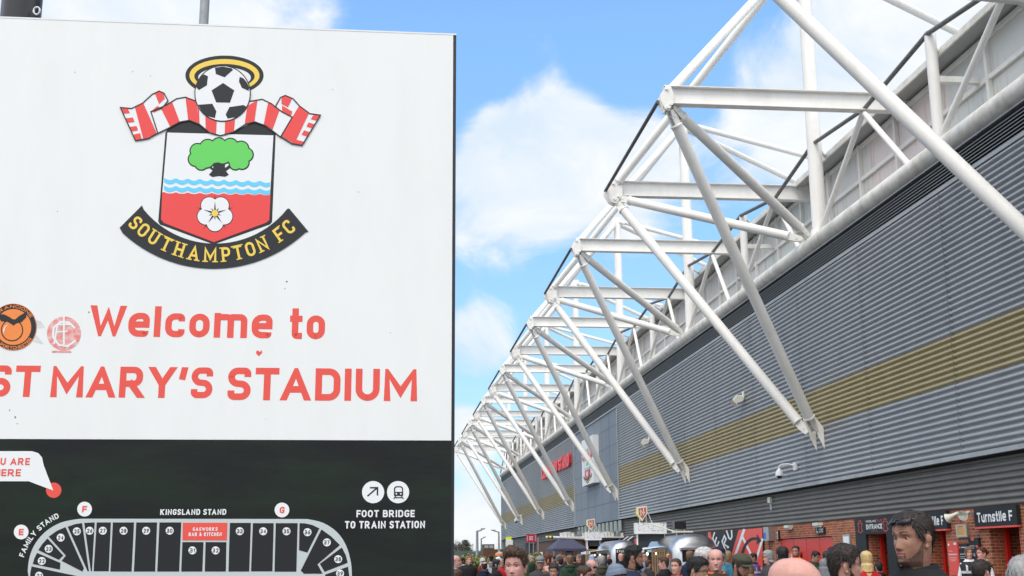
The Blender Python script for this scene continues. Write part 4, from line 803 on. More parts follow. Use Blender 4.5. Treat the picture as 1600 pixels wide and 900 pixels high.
text_px('bubble_lettering', 'print_red', sign, 'YOU ARE', -22, 47, 715.5, 726.5, .2, .17, 7); text_px('bubble_lettering', 'print_red', sign, 'HERE', -9, 33, 733, 744, .2, .17, 7)
for x in (583, 622): decal('pictogram_disc', 'print_white', sign, [circ(x, 769, 17.3, 40)], 3)
mb = MB()
for pth, l in (([(575, 774.5), (589.5, 762)], 5), ([(579, 762), (589.8, 762), (589.8, 773)], 5.5)):
    for qd in offset_path(pth, 1.1, False): mb.add([S(*a, l) for a in qd], [(0, 1, 2, 3)])
mb.build('arrow_pictogram', M['map_dark'], sign)
mb = MB()
for qd in offset_path(fillet([(616.5, 774), (616.5, 760.5), (629, 760.5), (629, 774)], [0, 4, 4, 0], True), .9, True): mb.add([S(*a, 5) for a in qd], [(0, 1, 2, 3)])
mb.poly([S(*a, 5.5) for a in ((616, 768.5), (629.3, 768.5), (629.3, 774.5), (616, 774.5))])
for pth in ([(618, 775.5), (615.5, 779)], [(627.5, 775.5), (630, 779)], [(617.5, 777.5), (628, 777.5)]):
    for qd in offset_path(pth, .7, False): mb.add([S(*a, 6) for a in qd], [(0, 1, 2, 3)])
mb.build('train_pictogram', M['map_dark'], sign)
decal('train_lamp', 'print_white', sign, [circ(619.3, 771.7, 1.3, 12), circ(626.3, 771.7, 1.3, 12)], 8)
text_px('direction_lettering', 'print_white', sign, 'FOOT BRIDGE', 557, 648, 797, 808, .2, .17, 3); text_px('direction_lettering', 'print_white', sign, 'TO TRAIN STATION', 539, 664, 814, 825.5, .2, .16, 3)
rr = random.Random(2); sp = [(448, 440, 1.6), (445, 451, 1.0), (24, 652, 1.4), (15, 641, 1.1), (27, 662, .9), (117, 113, .8), (207, 112, .9), (235, 119, .8), (139, 488, 1.6), (560, 300, .8), (610, 520, .9), (90, 330, .8), (415, 655, .7), (520, 140, .7)]
decal('dirt_speck', 'steel_dirty' if 0 else 'rod', sign, [[(x+r*rr.uniform(.6, 1.2)*math.cos(a), y+r*rr.uniform(.6, 1.5)*math.sin(a)) for a in np.arange(0, 6.2, .9)] for x, y, r in sp], 1)
# posts behind the sign
bx = X_(34, 10)*4.62/4.3
t = thing('black_post', (bx, 4.62, 0), 'thick black round post rising behind the left of the sign', 'post'); mb = MB(); mb.tube([(bx, 4.62, 0), (bx, 4.62, 5.2)], .077, 28); mb.build('shaft', M['black'], t, smooth=True)
ex = bx+.045; mb = MB(); q = on_y(58, 18, 4.55); mb.tube([(q[0]+.012*math.cos(a), 4.545, q[2]+.016*math.sin(a)) for a in np.linspace(0, 6.28, 13)], .004, 6); mb.build('eye_ring', M['alu_dull'], t, smooth=True)
mb = MB(); mb.ellipsoid((bx, 4.62, 5.2), (.085, .085, .05)); mb.build('cap', M['black'], t, smooth=True)
def lamp_post(px, dep, ztop, r, lab, arm=None, g=None, ytop=None):
    p = at_depth(px, 873, dep); b = (p[0], p[1], 0)
    t = thing('lamp_post', b, lab, 'lamp post', g)
    if ytop is not None: ztop = at_depth(px, ytop, dep)[2]
    mb = MB(); mb.tube([(b[0], b[1], 0), (b[0], b[1], 1.2), (b[0], b[1], 1.3), (b[0], b[1], ztop)], [r*1.25, r*1.25, r, r*.7], 16); mb.build('pole', M['galv'], t, smooth=True)
    ax = arm or 1.0; mb = MB(); mb.tube([(b[0], b[1], ztop-.05), (b[0]+ax*.8, b[1], ztop+.08)], r*.5, 8); mb.build('arm', M['galv'], t)
    mb = MB(); mb.prism([(b[0]+ax*.55, b[1]-.12, ztop+.0), (b[0]+ax*1.3, b[1]-.12, ztop+.12), (b[0]+ax*1.3, b[1]-.12, ztop+.2), (b[0]+ax*.6, b[1]-.12, ztop+.2)], (0, .24, 0)); mb.build('lantern', M['alu_dull'], t)
lamp_post(272, 14.5, 11, .082, 'grey lamp post showing above the top of the sign')
lamp_post(745.5, 95, 0, .13, 'tall pale lamp post, nearest of the three by the far fence', .5, 'lamp posts by the far fence', 829); lamp_post(752, 150, 0, .12, 'thin distant lamp post just right of the tall pale one', .45, 'lamp posts by the far fence', 841); lamp_post(779.5, 120, 0, .11, 'grey lamp post with its lantern to the left, beside the stand corner', -.6, 'lamp posts by the far fence', 830.5)

# ================================================================== CATERING STALLS
def trailer(name, X, Y, L_, lab, W_=2.15, near=True):
    t = thing(name, (X, Y, 0), lab, 'food trailer', 'silver catering trailers')
    mb = MB(); nl = 30; secs = []
    prof = [(-1, .45), (-1, 1.0), (-1.0, 1.55), (-.98, 1.9), (-.93, 2.15), (-.82, 2.36), (-.64, 2.52), (-.38, 2.62), (0, 2.66)]; prof = prof+[(-x, z) for x, z in prof[-2::-1]]
    for i in range(nl+1):
        s = i/nl; e = min(s, 1-s)*L_; k = min(1, e/.75); q = math.sqrt(max(0, 1-(1-k)**2))
        y = Y+s*L_; sx = .76+.24*q; zx = .80+.20*q
        secs.append([(X+W_/2+x*W_/2*sx, y, .45+(z-.45)*zx+.0) for x, z in prof])
    n = len(prof)
    for s in secs: mb.v += s
    for i in range(nl):
        for j in range(n-1): mb.f.append((i*n+j, i*n+j+1, (i+1)*n+j+1, (i+1)*n+j))
    mb.f.append(tuple(range(n))); mb.f.append(tuple(nl*n+j for j in range(n))[::-1]); mb.m = [0]*len(mb.f)
    body = mb.build('body', M['alu'], t, smooth=50)
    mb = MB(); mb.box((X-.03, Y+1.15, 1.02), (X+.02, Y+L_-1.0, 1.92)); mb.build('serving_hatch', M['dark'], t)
    mb = MB(); mb.add([(X-.02, Y+1.0, 2.12), (X-.02, Y+L_-.9, 2.12), (X-.95, Y+L_-.9, 1.98), (X-.95, Y+1.0, 1.98)], [(0, 1, 2, 3)]); mb.add([(X-.02, Y+1.0, 2.15), (X-.02, Y+L_-.9, 2.15), (X-.95, Y+L_-.9, 2.02), (X-.95, Y+1.0, 2.02)], [(0, 1, 2, 3)]); mb.add([(X-.95, Y+1.0, 1.90), (X-.95, Y+L_-.9, 1.90), (X-.95, Y+L_-.9, 2.02), (X-.95, Y+1.0, 2.02)], [(0, 1, 2, 3)]); mb.build('awning', M['awning'], t)
    mb = MB(); mb.box((X-.4, Y+1.1, .98), (X-.03, Y+L_-1, 1.02)); mb.build('counter', M['alu_dull'], t)
    mb = MB(); mb.box((X+.45, Y-.05, 1.5), (X+W_-.45, Y+.02, 2.0)); wf = mb.build('end_window', M['screen'], t)
    mb = MB(); mb.box((X+.35, Y-.25, 1.98), (X+W_-.35, Y+.1, 2.08)); mb.build('window_awning', M['alu_dull'], t)
    mb = MB(); mb.box((X-.015, Y+.55, 1.55), (X+.06, Y+.68, 1.78)); mb.build('tail_lamp', M['tail'], t)
    for y in (Y+1.6, Y+3.4):
        mb = MB(); mb.ellipsoid((X-.3, y, 1.84), (.05, .05, .06), 10, 6); mb.build('bulb', M['bulb'], t, smooth=True)
    for y in (Y+L_*.45, Y+L_*.45+.9):
        for sx in (0, 1):
            mb = MB(); mb.tube([(X-.02+sx*(W_-.2), y, .34), (X+.22+sx*(W_-.2), y, .34)], .34, 20); mb.build('wheel', M['black'], t, smooth=True)
    return t
tr = trailer('food_trailer', 11.85, 50.2, 5.6, 'polished silver food trailer nearest the viewer, with a shield sign on top')
def kitchen_sign(X, Y, z0, w, lab, far=False):
    t = thing('trailer_sign', (X, Y, z0), lab, 'sign', 'box signs on the trailers')
    mb = MB(); mb.box((X, Y, z0), (X+w, Y+.35, z0+.48)); mb.build('sign_box', M['white'], t)
    mb = MB(); rr = random.Random(3)
    for i in range(95):
        u = rr.uniform(.05, .95)*w; v = rr.choice((.12, .22, .32, .42))+rr.uniform(-.04, .03); s = rr.uniform(.012, .035); mb.quad((X+u, Y-.004, z0+v), (X+u+s, Y-.004, z0+v), (X+u+s*1.2, Y-.004, z0+v+s*.7), (X+u+s*.3, Y-.004, z0+v+s*.6))
    mb.build('sign_print', M['print_dark'], t)
    mb = MB(); mb.box((X+.15, Y+.1, z0-.34), (X+w-.1, Y+.2, z0-.02)); mb.build('screen', M['screen'], t)
    for u in (.08, w-.12): mb = MB(); mb.box((X+u, Y+.12, z0-.55), (X+u+.05, Y+.2, z0-.0)); mb.build('support', M['white'], t)
    for u in (.25, .55): mb = MB(); mb.tube([(X+u, Y+.2, z0+.4), (X+u, Y+.2, z0+.9)], .02, 6); mb.build('support', M['white'], t)
    mb = MB(); mb.tube([(X+.62, Y+.2, z0+.95), (X+.85, Y+.3, z0+.45)], .02, 6); mb.build('brace', M['white'], t)
    sh = [(0, .62), (.45, .68), (.45, .34), (.22, .02), (0, .28)]
    def shield(name, m, k, y, th): mb = MB(); c = (.22, .38); mb.prism([(X+.12+c[0]+(a-c[0])*k, y, z0+.55+c[1]+(b-c[1])*k) for a, b in sh], (0, th, 0)); return mb.build(name, M[m], t)
    shield('shield_back', 'yellow', 1.0, Y+.05, .3); shield('shield_edge', 'white', 1.0, Y+.02, .028); s = shield('shield_face', 'rust', .78, Y+.008, .012)
    mb = MB()
    for pth in ([(.15, .25), (.15, .5), (.28, .28), (.28, .55)], [(.12, .42), (.32, .38)]):
        for qd in offset_path(pth, .018, False): mb.add([(X+.12+a, Y+.004, z0+.55+b) for a, b in qd], [(0, 1, 2, 3)])
    mb.build('shield_mark', M['print_white'], t)
p = on_y(993, 834, 53.5); kitchen_sign(p[0], 53.5, p[2], 1.42, 'white box sign with orange shield above the nearer silver trailer')
trailer('food_trailer', 12.25, 66.5, 5.2, 'farther silver food trailer with a black menu board', 1.75)
p = on_y(915, 844, 70); kitchen_sign(p[0], 70, p[2], .95, 'white box sign with yellow shield above the farther silver trailer')
def T_at(px, py, Y): return tuple(on_y(px, py, Y))
def menu():
    a = on_y(962, 857, 65.9); b = on_y(984, 880, 65.9); t = thing('menu_board', (a[0], 65.9, b[2]), 'black menu board with white KWACKE heading on the farther trailer', 'menu board')
    mb = MB(); mb.box((a[0], 65.9, b[2]), (b[0], 65.96, a[2])); mb.build('board', M['map_dark'], t); mp = lambda u, v, l: (u, 65.898-.003*l, v)
    mb = MB(); put_text(mb, 'KWACKE', mp, a[0]+.05, b[0]-.08, a[2]-.22, a[2]-.06, .2, .15); mb.build('lettering', M['print_white'], t)
    mb = MB(); mb.quad(mp(b[0]-.35, a[2]-.36, 1), mp(b[0]-.05, a[2]-.36, 1), mp(b[0]-.05, a[2]-.29, 1), mp(b[0]-.35, a[2]-.29, 1)); put_text(mb, '5', mp, b[0]-.22, b[0]-.06, a[2]-.68, a[2]-.44, .25, .1); mb.build('price', M['print_yellow'], t)
menu()
for px, Y, lab in ((1018, 50.8, 'brown slatted pallet screen beside the nearer trailer hatch'), (916, 68, 'brown slatted pallet screen beside the farther trailer hatch')):
    p = on_y(px, 858, Y); w = .62 if Y < 60 else .6; t = thing('pallet_screen', (p[0], Y, 0), lab, 'pallet', 'wooden pallet screens')
    for i in range(6): mb = MB(); mb.box((p[0]+i*w/6, Y-.02, .1), (p[0]+i*w/6+w*.11, Y+.01, p[2])); mb.build('slat', M['pale_wood'], t)
    mb = MB(); [mb.box((p[0], Y+.011, z), (p[0]+w, Y+.04, z+.1)) for z in (.3, 1.0, 1.7)]; mb.build('rail', M['pale_wood'], t)
def roof_clutter(px0, px1, py, Y, lab):
    a = on_y(px0, py, Y); b = on_y(px1, py, Y); t = thing('roof_crates', (a[0], Y, a[2]), lab, 'crates'); n = 7; rr = random.Random(5)
    mb = MB(); mb.box((a[0], Y, a[2]-.06), (b[0], Y+.5, a[2])); mb.build('shelf', M['white'], t)
    for i in range(n):
        x = a[0]+(b[0]-a[0])*i/n; mb = MB(); mb.box((x, Y+.05, a[2]+.002), (x+(b[0]-a[0])/n*.85, Y+.4, a[2]+rr.uniform(.08, .34))); mb.build('crate', M[rr.choice(('white', 'off_white', 'white', 'alu_dull'))], t)
roof_clutter(940, 975, 838.5, 72, 'white crates on a shelf above the farther trailer'); roof_clutter(876, 915, 838.5, 78, 'row of cream boxes on a shelf left of the farther trailer')
def rooftop_unit():
    p = on_y(1058, 834, 52.5); t = thing('roof_vent', (p[0]-.35, 52.5, 2.62), 'dark extractor box on the roof of the nearer trailer', 'vent'); mb = MB(); mb.box((p[0]-.1, 52.5, 2.9), (p[0]+.42, 53, 3.22)); mb.build('box', M['screen'], t)
    mb = MB(); mb.box((p[0]-.1, 52.4, 2.75), (p[0]+.7, 53.1, 2.82)); mb.tube([(p[0]+.0, 52.6, 2.5), (p[0]+.0, 52.6, 2.95)], .03, 6); mb.tube([(p[0]+.35, 52.6, 2.5), (p[0]+.35, 52.6, 2.95)], .03, 6); mb.tube([(p[0]-.1, 52.6, 2.8), (p[0]-1.1, 52.9, 3.15)], .03, 6); mb.build('stand', M['off_white'], t)
rooftop_unit()
def gazebo():
    Y = 74.0; L = lambda px, py: on_y(px, py, Y)
    x0, x1 = L(864.5, 857)[0], L(918, 857)[0]; ze = L(890, 857)[2]; zp = L(890, 842.5)[2]; zb = L(890, 860)[2]; Yb = Y+3.2
    t = thing('gazebo', ((x0+x1)/2, Y+1.6, 0), 'navy pop-up gazebo with a peaked roof between stalls', 'gazebo')
    xa, xb = x0+.55, x1-.7; ya, yb = Y+1.0, Yb-1.0
    mb = MB(); mb.add([(x0, Y, ze), (x1, Y, ze), (x1, Yb, ze), (x0, Yb, ze), (xa, ya, zp), (xb, ya, zp), (xb, yb, zp), (xa, yb, zp)], [(0, 1, 5, 4), (1, 2, 6, 5), (2, 3, 7, 6), (3, 0, 4, 7), (4, 5, 6, 7)]); mb.build('canopy', M['navy'], t)
    mb = MB(); zv = zb-.03
    for a, b in (((x0, Y), (x1, Y)), ((x1, Y), (x1, Yb)), ((x1, Yb), (x0, Yb)), ((x0, Yb), (x0, Y))): mb.quad((a[0], a[1], ze), (b[0], b[1], ze), (b[0], b[1], zv), (a[0], a[1], zv))
    mb.build('valance', M['navy'], t)
    for x in (x0+.03, x1-.03):
        for y in (Y+.03, Yb-.03): mb = MB(); mb.box((x-.025, y-.025, 0), (x+.025, y+.025, zv-.003)); mb.build('pole', M['alu_dull'], t)
    a = L(889, 862.5); b = L(899.5, 866.5); s = thing('stall_banner', (a[0], Y+1.2, b[2]), 'purple stall banner with white FROZEN text under the gazebo', 'banner'); mb = MB(); mb.box((a[0], Y+1.2, b[2]-.04), (b[0], Y+1.23, a[2]+.05)); mb.build('cloth', M['purple'], s)
    mb = MB(); put_text(mb, 'FROZEN', lambda u, v, l: (u, Y+1.197-.003*l, v), a[0]+.04, b[0]-.04, b[2]+.02, a[2]-.02, .22, .15); mb.build('lettering', M['print_white'], s)
gazebo()
def boom():
    Y = 80.; a = on_y(853, 839.3, Y); b = on_y(917, 841.5, Y); t = thing('barrier_boom', (b[0], Y, 0), 'white boom pole with a yellow and black tip above the gazebo', 'boom')
    mb = MB(); mb.tube([a+(b-a)*.17, b], [.075, .09], 12); mb.build('pole', M['white'], t, smooth=True); mb = MB(); d = (b-a); mb.tube([a+d*.0, a+d*.02], .07, 12); mb.build('end_cap', M['white'], t)
    mb = MB(); mb.tube([a+d*.02, a+d*.05], .09, 12); mb.tube([a+d*.075, a+d*.13], .095, 12); mb.build('yellow_band', M['print_yellow'], t); mb = MB(); mb.tube([a+d*.05, a+d*.075], .092, 12); mb.tube([a+d*.13, a+d*.17], .09, 12); mb.build('black_band', M['black'], t)
    mb = MB(); mb.box((b[0]-.1, Y-.1, 0), (b[0]+.1, Y+.1, b[2]+.12)); mb.build('post', M['galv'], t)
boom()
def cabin():
    X = 12.9; L = lambda px, py: on_x(px, py, X)
    ya, yb = L(878, 850)[1], L(836, 860)[1]
    t = thing('timber_bar', (X, ya, 0), 'brown timber bar cabin with a dark opening behind the gazebo', 'cabin'); mb = MB(); mb.box((X, ya, 1.9), (X+2, yb, L(842, 847)[2])); mb.box((X+.3, ya, 0), (X+2, yb, 1.9)); mb.build('wall', M['wood'], t)
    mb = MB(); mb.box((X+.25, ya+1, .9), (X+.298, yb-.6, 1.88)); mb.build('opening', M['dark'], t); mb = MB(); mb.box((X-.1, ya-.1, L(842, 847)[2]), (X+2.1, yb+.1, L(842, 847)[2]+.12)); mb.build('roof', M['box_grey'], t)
    Y = 92.; a = on_y(820, 849, Y); b = on_y(837, 862, Y); t = thing('kiosk', ((a[0]+b[0])/2, Y, 0), 'dark grey slatted kiosk under the maroon sign', 'kiosk'); mb = MB(); mb.box((a[0], Y, b[2]-.1), (b[0], Y+2, a[2])); mb.build('upper_box', M['box_grey'], t); mb = MB(); mb.box((a[0], Y+.3, 0), (b[0], Y+2, b[2]-.103)); mb.build('counter_box', M['dark'], t)
    a = on_y(822, 834.5, Y-.3); b = on_y(838.5, 847.5, Y-.3); t = thing('maroon_sign', (a[0], Y-.3, b[2]), 'maroon square sign with pale lettering on top of the kiosk', 'sign'); mb = MB(); mb.box((a[0], Y-.3, b[2]), (b[0], Y-.2, a[2])); mb.build('board', M['maroon'], t)
    mp = lambda u, v, l: (u, Y-.302-.003*l, v); mb = MB(); w = b[0]-a[0]; h = a[2]-b[2]
    for i in range(3): put_text(mb, 'BAR BAR', mp, a[0]+w*.3, a[0]+w*.66, b[2]+h*(.62-.17*i), b[2]+h*(.74-.17*i), .22, .12)
    for u in (.1, .88):
        for k in range(4): mb.quad(mp(a[0]+w*u, b[2]+h*(.2+.17*k), 1), mp(a[0]+w*(u+.05), b[2]+h*(.2+.17*k), 1), mp(a[0]+w*(u+.05), b[2]+h*(.31+.17*k), 1), mp(a[0]+w*u, b[2]+h*(.31+.17*k), 1))
    mb.build('lettering', M['print_white'], t); mb = MB(); mb.box((a[0]+.2, Y-.28, 0), (a[0]+.28, Y-.21, b[2]-.002)); mb.box((b[0]-.28, Y-.28, 0), (b[0]-.2, Y-.21, b[2]-.002)); mb.build('leg', M['galv'], t)
    p = on_y(841, 842, 88); t = thing('thin_pole', (p[0], 88, 0), 'thin grey pole standing right of the maroon sign', 'pole'); mb = MB(); mb.tube([(p[0], 88, 0), (p[0], 88, p[2])], .05, 10); mb.build('shaft', M['galv'], t, smooth=True); mb = MB(); mb.ellipsoid((p[0], 88, p[2]), (.07, .07, .05), 10, 6); mb.build('cap', M['galv'], t)
    Y = 78.; a = on_y(836.5, 862.5, Y); b = on_y(848, 875, Y); t = thing('white_notice', (a[0], Y, 0), 'white paper notice with red edge on a stand in the crowd', 'notice'); mb = MB(); mb.box((a[0], Y, b[2]), (b[0], Y+.03, a[2])); mb.build('paper', M['white'], t); mb = MB(); mb.box((a[0], Y-.006, b[2]), (a[0]+.1, Y-.001, a[2])); [mb.box((a[0]+.3, Y-.006, a[2]-.12-.1*i), (b[0]-.1, Y-.001, a[2]-.08-.1*i)) for i in range(3)]; mb.build('print', M['print_red'], t); mb = MB(); mb.box((a[0]+.2, Y+.005, 0), (a[0]+.26, Y+.025, b[2]-.002)); mb.build('leg', M['galv'], t)
    # white stall with yellow top sign near the far corner
    Y = 100.; a = on_y(791, 843.5, Y); b = on_y(801.3, 857, Y); t = thing('stall_sign', (a[0], Y, 0), 'tall white box sign with an acid yellow top near the stand corner', 'sign'); mb = MB(); mb.box((a[0], Y, b[2]), (b[0], Y+.5, a[2])); mb.build('white_box', M['white'], t); zt = on_y(795, 838.7, Y)[2]; mb = MB(); mb.box((a[0], Y+.02, a[2]+.002), (b[0]-.1, Y+.4, zt)); mb.build('yellow_box', M['yellow'], t); mb = MB(); mb.box((a[0]+.2, Y+.2, 0), (a[0]+.3, Y+.3, b[2]-.002)); mb.build('leg', M['galv'], t)
    a = on_y(801, 854, Y+1); b = on_y(820, 861, Y+1); t = thing('white_stall', (a[0], Y+1, 0), 'stall with a sloping white roof behind the smiling young man', 'stall'); mb = MB(); mb.prism([(a[0], Y+1, b[2]), (b[0], Y+1, b[2]-.2), (b[0], Y+1, a[2]-.25), (a[0], Y+1, a[2])], (0, 2, 0)); mb.build('roof', M['awning'], t); mb = MB(); mb.box((a[0]+.1, Y+1.2, 0), (b[0]-.1, Y+2.8, b[2]-.205)); mb.build('body', M['box_grey'], t)
    # dark cabin with glazed upper box, far left
    Y = 130.; L = lambda px, py: on_y(px, py, Y); a = L(755, 858.3); b = L(789, 872); t = thing('dark_cabin', (a[0], Y, 0), 'low dark brown cabin with a glazed upper box by the fence', 'cabin'); mb = MB(); mb.box((a[0], Y, 0), (L(779, 860)[0], Y+4, a[2])); mb.build('wall', M['wood'], t); mb = MB(); mb.box((L(779, 860)[0]+.01, Y, 0), (b[0], Y+4, a[2])); mb.build('dark_wall', M['box_grey'], t)
    c = L(755.3, 850.3); d = L(772.5, 858); mb = MB(); mb.box((c[0], Y, a[2]+.003), (d[0], Y+3, c[2])); up = mb.build('upper_box', M['box_grey'], t)
    for u in (.1, .55): mb = MB(); w = d[0]-c[0]; mb.box((c[0]+w*u, Y-.03, d[2]+.12), (c[0]+w*(u+.36), Y-.002, c[2]-.12)); mb.build('pane', M['roof'], up)
cabin()
def orange_parasol():
    Y = 110.; p = on_y(781, 866, Y); t = thing('parasol', (p[0], Y, 0), 'small grey parasol with an orange fringe left of the stand corner', 'parasol'); z = on_y(781, 866.5, Y)[2]; mb = MB(); n = 12; k = .42
    mb.add([(p[0], Y, z+.3)]+[(p[0]+k*math.cos(2*math.pi*i/n), Y+k*math.sin(2*math.pi*i/n), z+.1) for i in range(n)], [(0, 1+i, 1+(i+1) % n) for i in range(n)]); mb.build('canopy', M['roof'], t)
    mb = MB(); ring = [(p[0]+k*math.cos(2*math.pi*i/n), Y+k*math.sin(2*math.pi*i/n)) for i in range(n)]; [mb.quad((*ring[i], z+.1), (*ring[(i+1) % n], z+.1), (*ring[(i+1) % n], z-.12), (*ring[i], z-.12)) for i in range(n)]; mb.build('fringe', M['orange'], t); mb = MB(); mb.tube([(p[0], Y, 0), (p[0], Y, z+.5)], .03, 8); mb.build('pole', M['galv'], t)
orange_parasol()
# ------------------------------------------------------------------ fence, hedge, trees, far scrub
def fence():
    Y = 150.; a = on_y(640, 861, Y); b = on_y(756, 861, Y); t = thing('palisade_fence', (a[0], Y, 0), 'grey-green palisade fence across the far left', 'fence'); mb = MB(); x = a[0]
    while x < b[0]: mb.box((x, Y, .1), (x+.1, Y+.03, a[2])); x += .13
    mb.build('palings', M['fence'], t); mb = MB(); [mb.box((a[0], Y+.031, z), (b[0], Y+.08, z+.08)) for z in (.5, 1.9)]; mb.box((a[0], Y+.3, .02), (b[0], Y+.36, a[2]-.15)); mb.build('rail', M['fence'], t)
fence()
def leaves(mb, c, r, n, s, rr, flat=1.0):
    for _ in range(n):
        while True:
            p = Vector((rr.uniform(-1, 1), rr.uniform(-1, 1), rr.uniform(-1, 1)))
            if .25 < p.length < 1: break
        p = Vector((p.x*r[0], p.y*r[1], p.z*r[2]))+Vector(c); u = Vector((rr.gauss(0, 1), rr.gauss(0, 1), rr.gauss(0, 1))).normalized(); v = u.orthogonal().normalized()
        k = s*rr.uniform(.6, 1.3); mb.add([p-u*k, p+v*k*.5, p+u*k, p-v*k*.5], [(0, 1, 2, 3)])
def hedge(px, dep, w, top, lab, seed):
    p = at_depth(px, 873, dep); zt = at_depth(px, top, dep)[2]; rr = random.Random(seed); t = thing('bush', (p[0], p[1], 0), lab, 'bush', 'bushes in the crowd')
    mb = MB()
    for i in range(9): leaves(mb, (p[0]+rr.uniform(-w, w)*.7, p[1]+rr.uniform(-.5, .5), zt-rr.uniform(.35, .75)), (w*.45, .6, .45), 330, .07, rr)
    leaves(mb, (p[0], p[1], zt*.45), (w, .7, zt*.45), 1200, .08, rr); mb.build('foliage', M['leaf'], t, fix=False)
    mb = MB(); [mb.tube([(p[0]+rr.uniform(-.3, .3)*w, p[1]+rr.uniform(-.2, .2), 0), (p[0]+rr.uniform(-.7, .7)*w, p[1]+rr.uniform(-.3, .3), zt*.8)], [.035, .012], 6) for _ in range(7)]; mb.build('stem', M['bark'], t)
hedge(745, 55, .85, 867.5, 'yellow-green bush behind the woman in a white hat', 1); hedge(758, 58, .7, 869, 'yellow-green bush behind the balding man with his back turned', 2); hedge(834, 52, .5, 866, 'dark leafy bush left of the man in the grey cap', 3)
def bare_tree(px, dep, ytop, lab, seed):
    p = at_depth(px, 873, dep); H = at_depth(px, ytop, dep)[2]; rr = random.Random(seed); t = thing('bare_tree', (p[0], p[1], 0), lab, 'tree', 'leafless trees beyond the fence'); mb = MB(); lb = MB()
    def grow_(q, d, L, r, lv, m):
        e = q+d*L; m.tube([q, (q+e)/2+Vector((rr.gauss(0, 1), rr.gauss(0, 1), rr.gauss(0, .5)))*L*.05, e], [r, r*.8, r*.6], 5, False)
        if lv == 0: return
        for _ in range(4 if lv > 1 else 5):
            a = Vector((rr.gauss(0, 1), rr.gauss(0, 1), rr.gauss(.35, .6))).normalized(); nd = (d*.75+a*.75).normalized(); grow_(q+d*L*rr.uniform(.45, 1), nd, L*rr.uniform(.55, .8), r*.6, lv-1, lb)
    grow_(Vector((p[0], p[1], 0)), Vector((0, 0, 1)), H*.34, H*.026, 5, mb); mb.build('trunk', M['bark'], t, fix=False); lb.build('crown', M['bark'], t, fix=False)
bare_tree(705, 175, 822, 'leafless tree at the edge of the sign, beyond the fence', 11); bare_tree(718, 185, 838, 'leafless tree between the sign edge and the pine', 12); bare_tree(738, 200, 846, 'small leafless tree right of the pine', 13)
def pine():
    p = at_depth(727, 873, 180); H = at_depth(727, 844.5, 180)[2]; rr = random.Random(4); t = thing('pine_tree', (p[0], p[1], 0), 'dark green pine beyond the far fence', 'tree'); mb = MB(); mb.tube([(p[0], p[1], 0), (p[0], p[1], H*.95)], [.12, .03], 8); mb.build('trunk', M['bark'], t); mb = MB()
    for i in range(55):
        f = rr.random()**.8; z = H*(.25+.72*f); r = (1-f)*1.9+.25; a = rr.uniform(0, 6.28); k = rr.uniform(.3, 1); leaves(mb, (p[0]+r*k*math.cos(a), p[1]+r*k*math.sin(a), z), (.5, .5, .28), 45, .13, rr)
    mb.build('crown', M['pine'], t, fix=False)
pine()
def scrub():
    rr = random.Random(8); mb = MB(); Y = 210.; a = -140.0; b = on_y(800, 873, Y)[0]
    for i in range(150): x = rr.uniform(a, b); z = rr.uniform(2.2, 4.3); leaves(mb, (x, Y+rr.uniform(-3, 3), z*.5), (1.6, 1.2, z*.5), 190, .22, rr)
    o = mb.build('distant_scrub', M['far_leaf'], fix=False); o['kind'] = 'stuff'
scrub()

# ================================================================== PEOPLE
def smooth01(x, a, b): t = np.clip((x-a)/(b-a), 0, 1); return t*t*(3-2*t)
HZ = np.array([1.38, 1.42, 1.46, 1.49, 1.503, 1.513, 1.53, 1.55, 1.57, 1.59, 1.61, 1.635, 1.655, 1.68, 1.70, 1.72, 1.735, 1.745, 1.7505])
HF = np.array([.070, .052, .044, .046, .056, .074, .092, .091, .091, .089, .090, .088, .094, .093, .087, .073, .055, .034, .004])
HB = np.array([.092, .078, .069, .066, .067, .068, .071, .076, .082, .088, .093, .098, .101, .101, .097, .084, .066, .043, .004])
HW = np.array([.100, .073, .056, .0525, .053, .055, .060, .064, .0675, .0705, .073, .0755, .0775, .0785, .0765, .068, .055, .035, .004])
def gs(x, c, s): return np.exp(-((x-c)/s)**2)
def head_surface(t, z, jaw=1.0):
    """t: angle, 0 = face front (-Y); z: height in a 1.75 m body"""
    f = np.interp(z, HZ, HF); b = np.interp(z, HZ, HB); w = np.interp(z, HZ, HW)
    c, s = np.cos(t), np.sin(t)
    low = smooth01(z, 1.59, 1.522)*smooth01(z, 1.488, 1.508)*smooth01(c, .05, .75)
    x = w*np.sign(s)*np.abs(s)**(.88)*(1-.27*low); cf = np.sign(c)*np.abs(c)**.92
    front = c > 0
    y = np.where(front, -f*cf, -b*cf)
    ax = np.abs(x); fr = np.where(front, 1.0, 0.0)*smooth01(c, .15, .5)
    nose = np.interp(z, [1.576, 1.581, 1.586, 1.592, 1.60, 1.615, 1.632, 1.645, 1.655], [0, .008, .019, .0235, .021, .014, .008, .003, 0])
    nw = np.interp(z, [1.575, 1.59, 1.61, 1.65], [.0165, .0155, .0105, .008])
    d = nose*np.exp(-(ax/nw)**2)
    d += -.0105*gs(ax, .031, .015)*gs(z, 1.636, .0105) + .0035*gs(ax, .03, .025)*gs(z, 1.655, .007)
    d += .0035*np.exp(-(ax/.02)**2)*(gs(z, 1.5685, .0045)+1.15*gs(z, 1.5565, .0050)) - .0035*np.exp(-(ax/.024)**2)*gs(z, 1.5625, .0022)
    d += .004*np.exp(-(ax/.018)**2)*gs(z, 1.527, .011) - .0025*np.exp(-(ax/.02)**2)*gs(z, 1.543, .006) + .003*gs(ax, .045, .018)*gs(z, 1.605, .016)
    return x, y-d*fr, z
